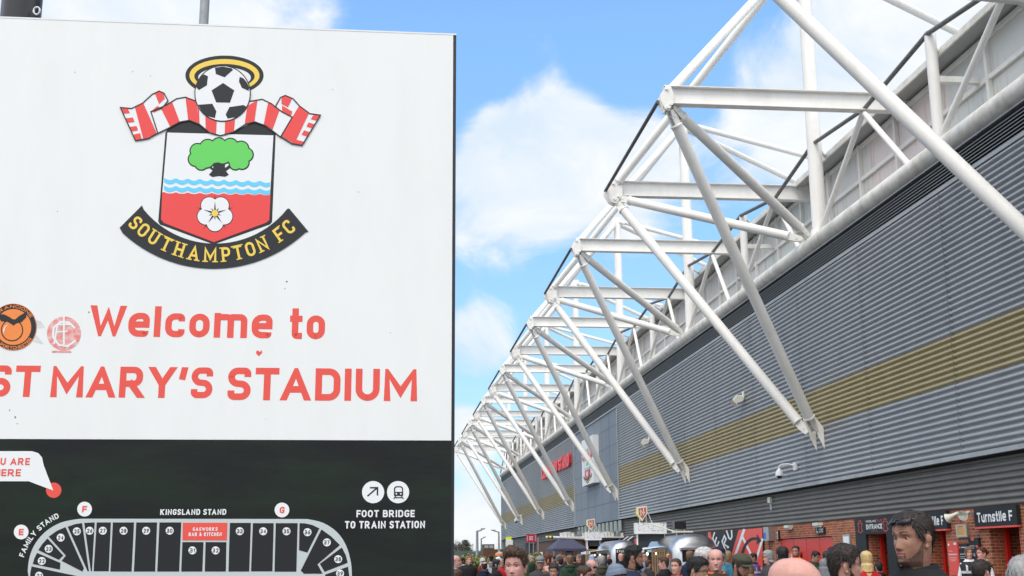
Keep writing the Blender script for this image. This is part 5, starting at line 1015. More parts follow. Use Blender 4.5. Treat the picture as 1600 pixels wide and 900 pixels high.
def head_rot(P, yaw, pitch):
    """turn and nod the head about the neck, fading out towards the shoulders"""
    P = np.array(P, float); k = smooth01(P[:, 2], 1.40, 1.52)[:, None]
    cy, sy = math.cos(yaw), math.sin(yaw); cp, sp = math.cos(pitch), math.sin(pitch)
    q = P-np.array([0, .02, 1.50]); r = q.copy()
    r[:, 1] = q[:, 1]*cp-q[:, 2]*sp*-1*-1; r[:, 2] = q[:, 1]*sp+q[:, 2]*cp
    a = r[:, 0]*cy-r[:, 1]*sy; b = r[:, 0]*sy+r[:, 1]*cy; r[:, 0] = a; r[:, 1] = b
    return q*(1-k)+r*k+np.array([0, .02, 1.50])
TT = None
def tgrid(n):
    u = np.linspace(-1, 1, n, endpoint=False); return math.pi*(u*.72+.28*u**3)      # denser towards the face
def limb(mb, pts, rad, n=12, k=None): mb.tube(pts, rad, n, True, k)
def remesh(mb, voxel, it=3):
    me = bpy.data.meshes.new('tmp'); me.from_pydata(mb.v, [], mb.f); ob = bpy.data.objects.new('tmp', me); C.objects.link(ob)
    m = ob.modifiers.new('r', 'REMESH'); m.mode = 'VOXEL'; m.voxel_size = voxel; m2 = ob.modifiers.new('s', 'SMOOTH'); m2.iterations = it; m2.factor = .5
    dg = bpy.context.evaluated_depsgraph_get(); ev = ob.evaluated_get(dg); r = bpy.data.meshes.new_from_object(ev)
    v = [tuple(x.co) for x in r.vertices]; f = [tuple(p.vertices) for p in r.polygons]
    bpy.data.objects.remove(ob); bpy.data.meshes.remove(me); bpy.data.meshes.remove(r)
    return v, f
ARMS = {'down': ((.235, .03, 1.10), (.245, -.05, .86)), 'fwd': ((.24, .0, 1.11), (.12, -.26, 1.06)), 'pocket': ((.265, .05, 1.12), (.21, -.07, .93)), 'face': ((.22, -.12, 1.16), (.10, -.17, 1.42)), 'brim': ((.27, -.16, 1.33), (.13, -.17, 1.60)), 'swing': ((.235, -.06, 1.11), (.23, -.22, .92)), 'back': ((.235, .12, 1.12), (.24, .15, .87))}
LEGS = {'stand': ((-.02, 0), (.02, 0)), 'walk': ((-.22, .04), (.20, .16)), 'wide': ((-.05, 0), (.08, 0))}
_cl = {}
def trunk_rings(mb, grow, ztop, zbot=.82, belly=0.0, sh=1.0):
    T = [(.80, .165, .115, 0), (.92, .172, .118, 0), (1.02, .160, .112, 0), (1.15, .172, .118, 0), (1.27, .185, .120, .0), (1.35, .190, .115, .003), (1.395, .186, .106, .006), (1.43, .165, .095, .01), (1.455, .132, .085, .014), (1.475, .104, .078, .017), (1.495, .084, .074, .018)]
    T = [r for r in T if zbot-.03 <= r[0] <= ztop+.001]; n = 28; vs = []
    for z, w, d, yo in T:
        g = grow*(1 if z < 1.42 else .8)
        for i in range(n):
            a = 2*math.pi*i/n; bl = belly*gs(z, 1.03, .16)*max(0, -math.sin(a))
            vs.append(((w*sh+g)*np.sign(math.cos(a))*abs(math.cos(a))**.85, yo+(d+g+bl)*math.sin(a), z))
    m = len(T); fs = [(i*n+j, i*n+(j+1) % n, (i+1)*n+(j+1) % n, (i+1)*n+j) for i in range(m-1) for j in range(n)]+[tuple(range(n))[::-1], tuple((m-1)*n+j for j in range(n))]
    mb.add(vs, fs)
def arm_pts(side, pose):
    e, w = ARMS[pose]; return Vector((side*.165, .005, 1.375)), Vector((side*e[0], e[1], e[2])), Vector((side*w[0], w[1], w[2]))
def leg_pts(side, pose, i):
    ft = LEGS[pose][i]; h = Vector((side*.09, 0, .88)); an = Vector((side*.10, ft[0]+.02, .09+max(0, ft[1]-.1)*.4)); kn = (h+an)/2+Vector((0, -.04-ft[1]*.25, .02)); return h, kn, an
def body_base(al, ar, lg):
    key = ('b', al, ar, lg)
    if key in _cl: return _cl[key]
    mb = MB(); trunk_rings(mb, -.012, 1.456)
    for sd, ps in ((-1, al), (1, ar)): s, e, w = arm_pts(sd, ps); limb(mb, [s, (s+e)/2, e, (e*.45+w*.55), w], [.05, .045, .038, .036, .026])
    for i, sd in enumerate((-1, 1)): h, kk, a = leg_pts(sd, lg, i); limb(mb, [h+Vector((0, 0, .04)), (h+kk)/2, kk, (kk*.6+a*.4), a, a+Vector((0, -.01, -.06))], [.085, .072, .052, .054, .036, .04])
    v, f = remesh(mb, .022, 2)
    hb = MB()
    for sd, ps in ((-1, al), (1, ar)):                                        # hands: palm, four fingers, thumb
        s, e, w = arm_pts(sd, ps); d = (w-e).normalized(); side = Vector((0, -1, 0)); side = (side-d*side.dot(d)); side = side.normalized() if side.length > .1 else Vector((0, 0, 1)); nrm = d.cross(side)*sd
        hb.tube([w-d*.03, w+d*.02, w+d*.055, w+d*.085], [.024, .029, .033, .028], 10)
        for q in range(4):
            o = w+d*.078+side*((1.5-q)*-.017); L = (.060, .078, .084, .072)[q]; cu = (d+nrm*.45).normalized(); cu2 = (d*.6+nrm).normalized(); hb.tube([o, o+cu*L*.5, o+cu*L*.5+cu2*L*.5], [.0095, .0085, .0065], 7)
        o = w+d*.03-side*-.026; th = (d*.75+side*.75+nrm*.25).normalized(); hb.tube([o, o+th*.035, o+th*.035+(d*.9+nrm*.4).normalized()*.03], [.012, .010, .008], 7)
    n = len(v); v = v+hb.v; f = f+[tuple(i+n for i in q) for q in hb.f]
    _cl[key] = (v, f); return _cl[key]
def mesh_of(key, name, build):
    if key in _cl: return _cl[key]
    v, f = build(); me = bpy.data.meshes.new(name); me.from_pydata(v, [], f); me.materials.append(M['map_dark']); me.polygons.foreach_set('use_smooth', [True]*len(f)); _cl[key] = me; return me
def jacket_mesh(al, ar, belly, sh, puffy):
    def b():
        mb = MB(); trunk_rings(mb, .022+.012*puffy, 1.496, .80, belly, sh)
        for sd, ps in ((-1, al), (1, ar)): s, e, w = arm_pts(sd, ps); s = Vector((s.x*sh, s.y, s.z+.015)); limb(mb, [s-Vector((sd*.05, 0, .0)), s, (s+e)/2, e, (e+w)/2, w], [.075, .074+.01*puffy, .066+.012*puffy, .059+.01*puffy, .054+.01*puffy, .044])
        return remesh(mb, .018, 4)
    return mesh_of(('j', al, ar, belly, sh, puffy), 'jacket', b)
def trouser_mesh(lg):
    def b():
        mb = MB(); trunk_rings(mb, .008, .93, .80)
        for i, sd in enumerate((-1, 1)): h, k, a = leg_pts(sd, lg, i); limb(mb, [h+Vector((0, 0, .03)), (h+k)/2, k, (k+a)/2, a+Vector((0, 0, -.015))], [.105, .092, .076, .070, .062])
        return remesh(mb, .022, 3)
    return mesh_of(('t', lg), 'trousers', b)
def shoe_mesh(lg):
    def b():
        mb = MB()
        for i, sd in enumerate((-1, 1)):
            h, k, a = leg_pts(sd, lg, i); z0 = a.z-.09; mb.ellipsoid((a.x, a.y-.06, z0+.045), (.05, .135, .05), 14, 8); mb.ellipsoid((a.x, a.y+.0, z0+.07), (.045, .06, .055), 12, 8)
        return mb.v, mb.f
    return mesh_of(('s', lg), 'shoes', b)
def obj_from(me, name, m, parent):
    o = bpy.data.objects.new(name, me); C.objects.link(o); o.parent = parent
    o.material_slots[0].link = 'OBJECT'; o.material_slots[0].material = m; return o
def cloth(col): 
    k = 'cloth_%d_%d_%d' % tuple(int(c*999) for c in col)
    return mat(k, col, .85, var=.5, vscale=7, var_col=tuple(c*.55 for c in col), bump=.6, bscale=9, spec=.25)
def hairm(col):
    k = 'hair_%d_%d_%d' % tuple(int(c*999) for c in col)
    return mat(k, col, .5, var=.6, vscale=40, var_col=tuple(min(1, c*1.9+.01) for c in col), bump=.5, bscale=120, stretch=(1, 1, .25), spec=.4)
def skinm(t):
    col = {0: (.55, .31, .245), 1: (.46, .25, .19), 2: (.33, .175, .122), 3: (.15, .072, .047), 4: (.57, .315, .27), 5: (.41, .24, .165)}[t]
    return mat('skin_%d' % t, col, .5, var=.7, vscale=30, var_col=(col[0]*.86, col[1]*.62, col[2]*.56), bump=.06, bscale=160, spec=.4)
def lipm(t):
    col = {0: (.45, .17, .14), 1: (.38, .14, .11), 2: (.28, .11, .08), 3: (.13, .05, .04), 4: (.45, .18, .16), 5: (.33, .13, .10)}[t]
    return mat('lips_%d' % t, col, .4)
EYE_W = mat('eye_white', (.36, .33, .31), .35); EYE_D = mat('eye_iris', (.03, .02, .014), .15)
def hair_fn(style):
    tab = {'short': [0, 1.697, 40, 1.690, 57, 1.662, 72, 1.625, 82, 1.612, 92, 1.655, 105, 1.652, 118, 1.60, 140, 1.55, 180, 1.54], 'bald': [0, 1.80, 60, 1.79, 72, 1.66, 82, 1.62, 92, 1.655, 105, 1.65, 118, 1.60, 140, 1.555, 180, 1.55],
           'long': [0, 1.700, 30, 1.690, 50, 1.655, 62, 1.60, 72, 1.36, 90, 1.34, 180, 1.32], 'tied': [0, 1.700, 40, 1.693, 57, 1.665, 75, 1.635, 92, 1.65, 105, 1.64, 130, 1.585, 180, 1.565], 'bob': [0, 1.69, 30, 1.675, 50, 1.64, 62, 1.58, 72, 1.53, 180, 1.51]}
    return tab[style]
def shell(fn, n=72, zs=None, rs=None, smooth=True):
    """grid shell: fn(t, z) -> thickness (<=0: no surface)"""
    ts = np.linspace(-math.pi, math.pi, n, endpoint=False); zs = np.arange(1.32, 1.7505, .0065) if zs is None else zs; zs = np.append(zs, 1.7502)
    TG, ZG = np.meshgrid(ts, zs); th = fn(TG, ZG); x, y, z = head_surface(TG, ZG); x, y, z = x.copy(), y.copy(), z.copy()
    return TG, ZG, th, x, y, z
def make_shell(th, x, y, z, keep, ctr=(0, .006, 1.635)):
    dx, dy, dz = x-ctr[0], y-ctr[1], np.maximum(z-ctr[2], -.03); l = np.sqrt(dx*dx+dy*dy+dz*dz)+1e-6
    P = np.stack([x+dx/l*th, y+dy/l*th, z+dz/l*th], -1); m, n = th.shape; f = []
    for i in range(m-1):
        for j in range(n):
            k = (j+1) % n
            if keep[i, j] and keep[i, k] and keep[i+1, j] and keep[i+1, k]: f.append((i*n+j, i*n+k, (i+1)*n+k, (i+1)*n+j))
    P = P.reshape(-1, 3); top = len(P)
    used = sorted({q for a in f for q in a}); mp = {q: i for i, q in enumerate(used)}
    return P[used], [tuple(mp[q] for q in a) for a in f]
def noise_grid(x, y, z, s, seed): return np.array([mnoise.noise(Vector((a*s+seed*7.1, b*s, c*s))) for a, b, c in zip(x.ravel(), y.ravel(), z.ravel())]).reshape(x.shape)
def add_hair(style, rs, thick, top, quiff=0, rough=.35, freq=38, pat=None):
    tab = hair_fn(style); ta, tz = np.radians(tab[0::2]), np.array(tab[1::2]); seed = rs.random()*10
    TG, ZG, _, x, y, z = shell(lambda a, b: a*0)
    zh = np.interp(np.abs(TG), ta, tz)+.006*np.sin(TG*31+seed)+.004*np.sin(TG*57+seed*3)
    if style in ('long', 'bob'):
        low = smooth01(ZG, 1.60, 1.56)*smooth01(np.abs(TG), R(50), R(75)); R0 = .088+.012*smooth01(ZG, 1.55, 1.40)
        x2, y2 = R0*np.sin(TG), -(.10+.01*smooth01(ZG, 1.5, 1.4))*np.cos(TG)+.012; x = x*(1-low)+x2*low; y = y*(1-low)+y2*low
    cover = smooth01(ZG, zh, zh+.022); nz = noise_grid(x*1.0, y, z*.35, freq, seed)+.5*noise_grid(x, y, z*.3, freq*2.3, seed+3)
    th = (thick+(top-thick)*smooth01(ZG, 1.665, 1.72)+quiff*smooth01(np.cos(TG), .2, .9)*smooth01(ZG, 1.68, 1.715))
    th = th*(1+rough*nz)*(.12+.88*cover)+.0012
    keep = ZG >= zh
    if style == 'bald': keep &= ~((ZG > 1.69)); th *= smooth01(ZG, 1.692, 1.672)*.95+.05
    if pat == 'thin': keep &= ~((ZG > 1.715) & (np.abs(TG) > 1.2)); 
    return make_shell(th, x, y, z, keep)
def add_strands(P, F, rs, n, style, lift):
    P = np.array(P); V = [tuple(p) for p in P]; FF = list(F); ctr = np.array((0, .006, 1.63))
    for _ in range(n):
        f = F[rs.randrange(len(F))]; p = P[list(f)].mean(0); o = _n(p-ctr)
        if style in ('long', 'bob'): d = np.array((p[0]*1.5, .01, -.25-.3*max(0, 1.7-p[2])))
        elif p[2] > 1.70: d = np.array((rs.gauss(0, .5), -1+rs.gauss(0, .4), .2))
        else: d = np.array((rs.gauss(0, .25), .45+rs.gauss(0, .2), -1.0))
        d = d-o*np.dot(d, o); d = _n(d+1e-6); w = np.cross(o, d)*rs.uniform(.0012, .0026); L = rs.uniform(.018, .042); h = lift*rs.uniform(.002, .011)
        a, b, c = p+o*.0005, p+d*L*.5+o*h, p+d*L+o*h*rs.uniform(.4, 1.3)-o*(.5*L*L/.09); i = len(V)
        V += [tuple(a-w), tuple(a+w), tuple(b+w*.8), tuple(b-w*.8), tuple(c)]; FF += [(i, i+1, i+2, i+3), (i+3, i+2, i+4)]
    return np.array(V), FF
def add_beard(rs, thick, full=True):
    TG, ZG, _, x, y, z = shell(lambda a, b: a*0, n=96, zs=np.arange(1.495, 1.63, .004)); a = np.abs(TG)
    top = np.interp(a, np.radians([0, 14, 22, 32, 45, 60, 72, 84, 90]), [1.579, 1.578, 1.570, 1.546, 1.550, 1.568, 1.600, 1.622, 1.60])
    keep = (ZG < top) & (a < R(86)) & ~((a < R(17)) & (ZG > 1.5505) & (ZG < 1.5725)); nz = noise_grid(x, y, z, 60, rs.random()*9)
    return make_shell(thick*(1+.5*nz)*smooth01(ZG, top, top-.012)+.001, x, y, z, keep)
def add_cap(kind, rs):
    out = []
    if kind == 'beanie':
        TG, ZG, _, x, y, z = shell(lambda a, b: a*0, zs=np.arange(1.62, 1.7505, .005)); zl = 1.645+.022*np.cos(TG); rib = .0022*np.sin(TG*36)
        th = .014+.020*smooth01(ZG, 1.70, 1.75)+.009*smooth01(ZG, zl+.052, zl+.046)+rib; out.append(('hat', *make_shell(th, x, y, z, ZG >= zl)))
    elif kind in ('flat', 'baseball'):
        TG, ZG, _, x, y, z = shell(lambda a, b: a*0, zs=np.arange(1.62, 1.7505, .005)); zl = 1.662+.012*np.cos(TG)
        th = (.011+.012*smooth01(ZG, 1.665, 1.70)+.008*smooth01(np.cos(TG), 0, 1)*smooth01(ZG, 1.66, 1.70)) if kind == 'flat' else .009+.014*smooth01(ZG, 1.68, 1.72)+0*ZG; out.append(('hat', *make_shell(th, x, y, z, ZG >= zl)))
        v = []; f = []; aa = np.radians(np.linspace(-58, 58, 21)); L = .055 if kind == 'flat' else .078
        for k, (ex, dz) in enumerate(((0, 0), (.4, .002), (1, -.012), (1, -.018), (.4, -.006), (0, -.008))):
            for a in aa: xx, yy, _z = head_surface(np.array(a), np.array(1.672)); e = ex*L*math.cos(a*1.25)**.6*(1 if abs(a) < 1.2 else 0); v.append((float(xx)*1.12+math.sin(a)*e*.25, float(yy)*1.1-e, 1.679+dz-.012*abs(math.sin(a))))
        n = len(aa); f = [(r*n+i, r*n+i+1, ((r+1) % 6)*n+i+1, ((r+1) % 6)*n+i) for r in range(6) for i in range(n-1)]; out.append(('brim', np.array(v), f))
    elif kind == 'hood':
        TG, ZG, _, x, y, z = shell(lambda a, b: a*0, zs=np.arange(1.40, 1.7505, .007)); a = np.abs(TG); x2 = .095*np.sin(TG); y2 = -.11*np.cos(TG)+.01; k = smooth01(ZG, 1.64, 1.60); x = x*(1-k)+x2*k; y = y*(1-k)+y2*k
        keep = (a > R(62)) | (ZG > 1.715); out.append(('hood', *make_shell(.024+.006*np.sin(TG*5)+.014*smooth01(np.cos(TG), 0, 1), x, y, z, keep)))
    return out
def np_obj(name, P, F, m, parent, rot, ang=180, thick=0):
    P = head_rot(P, *rot); me = bpy.data.meshes.new(name); me.from_pydata([tuple(map(float, p)) for p in P], [], F); me.materials.append(m); me.polygons.foreach_set('use_smooth', [True]*len(F)); me.update()
    o = bpy.data.objects.new(name, me); C.objects.link(o); o.parent = parent; return o
COLS = dict(black=(.012, .013, .015), navy=(.014, .022, .05), dark=(.03, .032, .035), charcoal=(.05, .05, .052), grey=(.20, .21, .22), lightgrey=(.45, .46, .47), olive=(.06, .06, .042), green=(.025, .05, .03), brown=(.05, .036, .028), red=(.42, .015, .02), maroon=(.12, .012, .018), blue=(.02, .20, .60), teal=(.05, .17, .24), orange=(.85, .16, .02), purple=(.17, .08, .28), white=(.75, .76, .78), cream=(.55, .48, .38), pink=(.50, .27, .24), denim=(.04, .055, .09), bluegrey=(.16, .20, .27), paleblue=(.35, .42, .58), tan=(.30, .20, .10))
HCOL = dict(black=(.008, .007, .007), dark=(.02, .013, .009), brown=(.055, .03, .016), light=(.14, .085, .045), ginger=(.19, .065, .022), auburn=(.085, .022, .010), grey=(.26, .255, .25), darkgrey=(.10, .10, .098), white=(.55, .53, .52), blonde=(.50, .36, .16), sand=(.22, .15, .08))
PEOPLE_N = [0]
def person(px, ytop, headpx, face, label, hair='short', hc='dark', jk='black', skin=0, beard=None, hat=None, hatc='dark', collar=None, al='down', ar='down', leg='stand', yaw=0, pitch=0, build=1.0, belly=0.0, extra=(), thick=.006, top=.013, quiff=0.0, rough=.35, puffy=0, female=False, hood=None, lo='denim', kid=False):
    rs = random.Random(int(px*13+ytop)); PEOPLE_N[0] += 1
    hh = .238 if not kid else .225
    if hat in ('beanie', 'hood'): hh += .02
    dep = F_PX*hh/headpx; p = at_depth(px, ytop, dep); topz = p[2]; hatd = .03 if hat == 'beanie' else .02 if hat else (max(0, top)*.8 if hair != 'none' else 0)
    k = (topz)/(1.75+hatd); k = max(.62, min(1.16, k))
    base = Vector((p[0], p[1], 0)); t = thing('person', base, label, 'person', None, R(face)); t.scale = (k*(.93 if female else 1)*1.0, k, k)
    rot = (R(yaw), R(pitch)); lod = 56 if headpx > 26 else 40; dz = .004 if headpx > 26 else .0065
    # body: head, neck, trunk, arms, hands and legs in one mesh
    ts = tgrid(lod); zs = np.unique(np.concatenate([np.arange(1.38, 1.50, .012), np.arange(1.50, 1.67, dz), np.arange(1.67, 1.7505, .007), [1.7505]])); TG, ZG = np.meshgrid(ts, zs); x, y, z = head_surface(TG, ZG)
    P = np.stack([x, y, z], -1).reshape(-1, 3); n = lod; m = len(zs); f = [(i*n+j, i*n+(j+1) % n, (i+1)*n+(j+1) % n, (i+1)*n+j) for i in range(m-1) for j in range(n)]; mi = []
    for i in range(m-1):
        for j in range(n):
            zz = (zs[i]+zs[i+1])/2; xx = abs(x[i, j]); lip = abs(ts[j]) < .6 and xx < .0235*(1-((zz-1.5625)/.0125)**2) and 1.550 < zz < 1.574; mi.append(1 if lip else 0)
    eb = MB()
    for sd in (-1, 1):
        c = Vector((sd*.031, -.0655, 1.6355)); e0 = len(eb.f)
        eb.ellipsoid(c, (.0125, .0125, .0125), 14, 10, 2); eb.ellipsoid(c+Vector((0, -.0075, 0)), (.0068, .0062, .0068), 10, 8, 3)
        # upper and lower lids
        for s0, s1 in ((.32, 1.5), (-1.5, -.42)):
            vs = []; nn = 11
            for a in np.linspace(s0, s1, 5):
                for bq in np.linspace(-1.35, 1.35, nn): r_ = .0138; vs.append((c.x+r_*1.12*math.cos(a)*math.sin(bq), c.y-r_*math.cos(a)*math.cos(bq), c.z+r_*math.sin(a)))
            eb.add(vs, [(i*nn+j, i*nn+j+1, (i+1)*nn+j+1, (i+1)*nn+j) for i in range(4) for j in range(nn-1)], 0)
        # brow
        vs = []; nn = 9
        for q, (du, dzb) in enumerate(((0, -.0032), (0, .0032))):
            for u in np.linspace(.013, .051, nn):
                tt = math.asin(min(.95, (u/.077)**(1/.88))); zz = 1.6575+.006*math.sin((u-.01)/.045*2.6)+dzb*(1-.6*((u-.013)/.038)); a_, b_, c_ = head_surface(np.array(tt), np.array(zz)); vs.append((sd*float(a_), float(b_)-.0022, zz))
        eb.add(vs, [(i, i+1, nn+i+1, nn+i) for i in range(nn-1)], 4)
        # ear: rim, bowl and lobe
        rt = Matrix.Rotation(sd*R(-24), 3, 'Z') @ Matrix.Rotation(R(-10), 3, 'X')
        eb.ellipsoid((sd*.078, .008, 1.618), (.0075, .019, .031), 14, 10, 0, rt); eb.ellipsoid((sd*.084, .010, 1.628), (.006, .017, .020), 12, 8, 0, rt); eb.ellipsoid((sd*.079, .002, 1.594), (.007, .010, .011), 10, 6, 0, rt)
    HV = head_rot(np.concatenate([P, np.array(eb.v)]), *rot); o = len(P); HFc = f+[tuple(q+o for q in a) for a in eb.f]; mi += eb.m
    bv, bf = body_base(al, ar, leg); o = len(HV); V = [tuple(map(float, a)) for a in HV]+bv; FF = HFc+[tuple(q+o for q in a) for a in bf]; mi += [0]*len(bf)
    me = bpy.data.meshes.new('body'); me.from_pydata(V, [], FF); hm = hairm(HCOL[hc])
    for mm in (skinm(skin), lipm(skin), EYE_W, EYE_D, hm): me.materials.append(mm)
    me.polygons.foreach_set('material_index', mi); me.polygons.foreach_set('use_smooth', [True]*len(FF)); me.update()
    b = bpy.data.objects.new('body', me); C.objects.link(b); b.parent = t
    # hair
    if hair != 'none' and hat != 'hood':
        Pq, Fq = add_hair(hair, rs, thick if hat is None else min(thick, .008), top if hat is None else .006, quiff if hat is None else 0, rough, pat='thin' if 'thin' in extra else None); 
        if headpx > 15: Pq, Fq = add_strands(Pq, Fq, rs, 900 if headpx > 30 else 350, hair, .15 if hat is not None or thick < .005 else .35)
        np_obj('hair', Pq, Fq, hm, t, rot)
    if 'bun' in extra: mb = MB(); mb.ellipsoid((0, .135, 1.66), (.045, .04, .045), 18, 12); np_obj('hair_bun', np.array(mb.v), mb.f, hm, t, rot)
    if 'pony' in extra: mb = MB(); mb.tube([(0, .095, 1.66), (0, .14, 1.655), (0, .15, 1.58), (0, .125, 1.47)], [.02, .03, .03, .008], 10); np_obj('ponytail', np.array(mb.v), mb.f, hm, t, rot)
    if beard: Pq, Fq = add_beard(rs, {'stubble': .0012, 'short': .005, 'full': .011}[beard]); np_obj('beard', Pq, Fq, hm if beard != 'stubble' else mat('stubble_%s_%d' % (hc, skin), tuple(.6*a+.4*b for a, b in zip(HCOL[hc], skinm(skin).node_tree.nodes['Principled BSDF'].inputs['Base Color'].default_value)), .6, var=.8, vscale=90, var_col=HCOL[hc]), t, rot)
    if hat:
        for nm, Pq, Fq in add_cap(hat, rs): np_obj({'hat': {'beanie': 'beanie', 'flat': 'flat_cap', 'baseball': 'cap'}.get(hat, 'hat'), 'brim': 'cap_brim', 'hood': 'hood'}[nm], Pq, Fq, cloth(COLS[hatc]), t, rot)
    def lens(name, dy, z0, rx, rz, m, rim=False, tilt=0.0):
        mb = MB()
        for sd in (-1, 1):
            pts = []
            for a in np.linspace(0, 6.283, 19)[:-1]: u = sd*.034+rx*math.cos(a); zz = z0+rz*math.sin(a); pts.append((u, dy+abs(u)**2*6+tilt*(zz-z0), zz))
            if rim: mb.tube(pts+[pts[0]], .0016, 5)
            else: mb.prism(pts, (0, .003, 0))
            mb.tube([(sd*.066, dy+.03, z0+.006), (sd*.082, .0, z0+.002+(.0 if not tilt else -.02))], .0022, 5)
        mb.tube([(-.012, dy+.001, z0+.003), (.012, dy+.001, z0+.003)], .002, 5); np_obj(name, np.array(mb.v), mb.f, m, t, rot)
    if 'glasses' in extra: lens('glasses', -.098, 1.634, .024, .018, M['black'], True)
    if 'shades' in extra: lens('sunglasses', -.100, 1.634, .027, .020, M['screen'])
    if 'shades_up' in extra: lens('sunglasses', -.094, 1.715, .030, .020, M['screen'], tilt=1.0)
    # clothing
    j = obj_from(jacket_mesh(al, ar, belly, build*(.92 if female else 1), puffy), 'jacket', cloth(COLS[jk]), t)
    mb = MB(); n = 30; cc = COLS[collar] if collar else tuple(c*.85 for c in COLS[jk]); rows = []
    prof = [(.082, 1.46), (.078, 1.49), (.083, 1.518), (.091, 1.516), (.098, 1.485), (.118, 1.455)]
    for r_, zz in prof: rows.append([((r_)*math.sin(2*math.pi*i/n), .014-(r_*.98)*math.cos(2*math.pi*i/n), zz-(.026 if zz > 1.46 else .012)*(.5+.5*math.cos(2*math.pi*i/n))**2) for i in range(n)])
    gap = 1 if 'open' not in extra else 3
    mb.add([q for r_ in rows for q in r_], [(a*n+i, a*n+(i+1) % n, (a+1)*n+(i+1) % n, (a+1)*n+i) for a in range(len(prof)-1) for i in range(gap, n-gap-1+1) if gap <= i < n-gap]); np_obj('collar', np.array(mb.v), mb.f, cloth(cc), t, (0, 0))
    zc = COLS[collar] if collar and 'open' in extra else tuple(c*.5+.01 for c in COLS[jk])
    mb = MB(); prev = None; w = .055 if 'open' in extra else .006
    for zz in np.linspace(.84, 1.44, 14):
        d_ = np.interp(zz, [.80, .92, 1.02, 1.15, 1.27, 1.35, 1.39, 1.425, 1.45], [.115, .118, .112, .118, .120, .113, .100, .085, .076])+.030+.012*puffy+belly*gs(zz, 1.03, .16); yo = np.interp(zz, [1.27, 1.45], [0, .014]); ww = w*(1 if zz < 1.3 else 1-.4*(zz-1.3)/.14)
        cur = [(-ww, yo-d_+.004, zz), (0, yo-d_, zz), (ww, yo-d_+.004, zz)]
        if prev: mb.quad(prev[0], prev[1], cur[1], cur[0]); mb.quad(prev[1], prev[2], cur[2], cur[1])
        prev = cur
    np_obj('front_opening' if 'open' not in extra else 'shirt_front', np.array(mb.v), mb.f, cloth(zc), t, (0, 0))
    if hood:
        mb = MB(); n = 18; vs = []; pr = 10
        for i in range(n):
            a = R(-125)+R(250)*i/(n-1); rr_ = .052*(.45+.55*math.cos(a*.62)); c_ = Vector((.105*math.sin(a), .02+.105*math.cos(a)*1.05, 1.452+.028*math.cos(a)))
            for q in range(pr): b_ = 2*math.pi*q/pr; o_ = Vector((math.sin(a), math.cos(a), 0)); vs.append(c_+o_*math.cos(b_)*rr_+Vector((0, 0, 1))*math.sin(b_)*rr_*1.05)
        mb.add(vs, [(i*pr+q, i*pr+(q+1) % pr, (i+1)*pr+(q+1) % pr, (i+1)*pr+q) for i in range(n-1) for q in range(pr)]); mb.ellipsoid((0, .125, 1.40), (.10, .05, .09), 14, 10); np_obj('hood', np.array(mb.v), mb.f, cloth(COLS[hood]), t, (0, 0))
    if 'scarf' in extra:
        mb = MB(); mb.tube([(.085*math.sin(a), .012-.088*math.cos(a), 1.475-.02*math.cos(a)) for a in np.linspace(.5, 5.78, 18)], .026, 10); mb.tube([(.05, -.085, 1.46), (.07, -.15, 1.36), (.075, -.165, 1.15)], [.026, .032, .03], 8); mb.tube([(-.05, -.085, 1.46), (-.07, -.15, 1.36), (-.075, -.165, 1.15)], [.026, .032, .03], 8); np_obj('scarf', np.array(mb.v), mb.f, cloth((.085, .07, .066)), t, (0, 0))
    if 'vest' in extra or 'vest_orange' in extra or 'vest_dark' in extra:
        vc = COLS['purple'] if 'vest' in extra else COLS['orange'] if 'vest_orange' in extra else COLS['dark']
        mb = MB(); trunk_rings(mb, .038, 1.456, .84, belly, build); np_obj('hi_vis_vest', np.array(mb.v), mb.f, cloth(vc), t, (0, 0))
        mb = MB(); n = 28
        for z0, z1 in ((1.10, 1.15), (1.22, 1.27)):
            vs = []
            for zz in (z0, z1):
                for i in range(n): a = 2*math.pi*i/n; w_ = np.interp(zz, [1.02, 1.15, 1.27], [.160, .172, .185])+.0435; d_ = np.interp(zz, [1.02, 1.15, 1.27], [.112, .118, .120])+.0435; vs.append((w_*np.sign(math.cos(a))*abs(math.cos(a))**.85, d_*math.sin(a), zz))
            mb.add(vs, [(i, (i+1) % n, n+(i+1) % n, n+i) for i in range(n)])
        for sd in (-1, 1):
            pts = []
            for u in np.linspace(0, 1, 11):
                a = math.pi*u; pts.append((sd*(.115-.02*math.sin(a)), -.165*math.cos(a)*(1-.25*math.sin(a)**2)+.0, 1.26+.178*math.sin(a)**.6))
            for i in range(10): mb.quad(*[(q[0]+d_, q[1], q[2]+.004) for q, d_ in ((pts[i], -.022), (pts[i+1], -.022), (pts[i+1], .022), (pts[i], .022))])
        np_obj('reflective_strip', np.array(mb.v), mb.f, mat('silver_reflective', (.60, .61, .64), .35), t, (0, 0))
    obj_from(trouser_mesh(leg), 'trousers', cloth(COLS[lo]), t); obj_from(shoe_mesh(leg), 'shoes', M['black'] if PEOPLE_N[0] % 3 else M['print_white'], t)
    return t
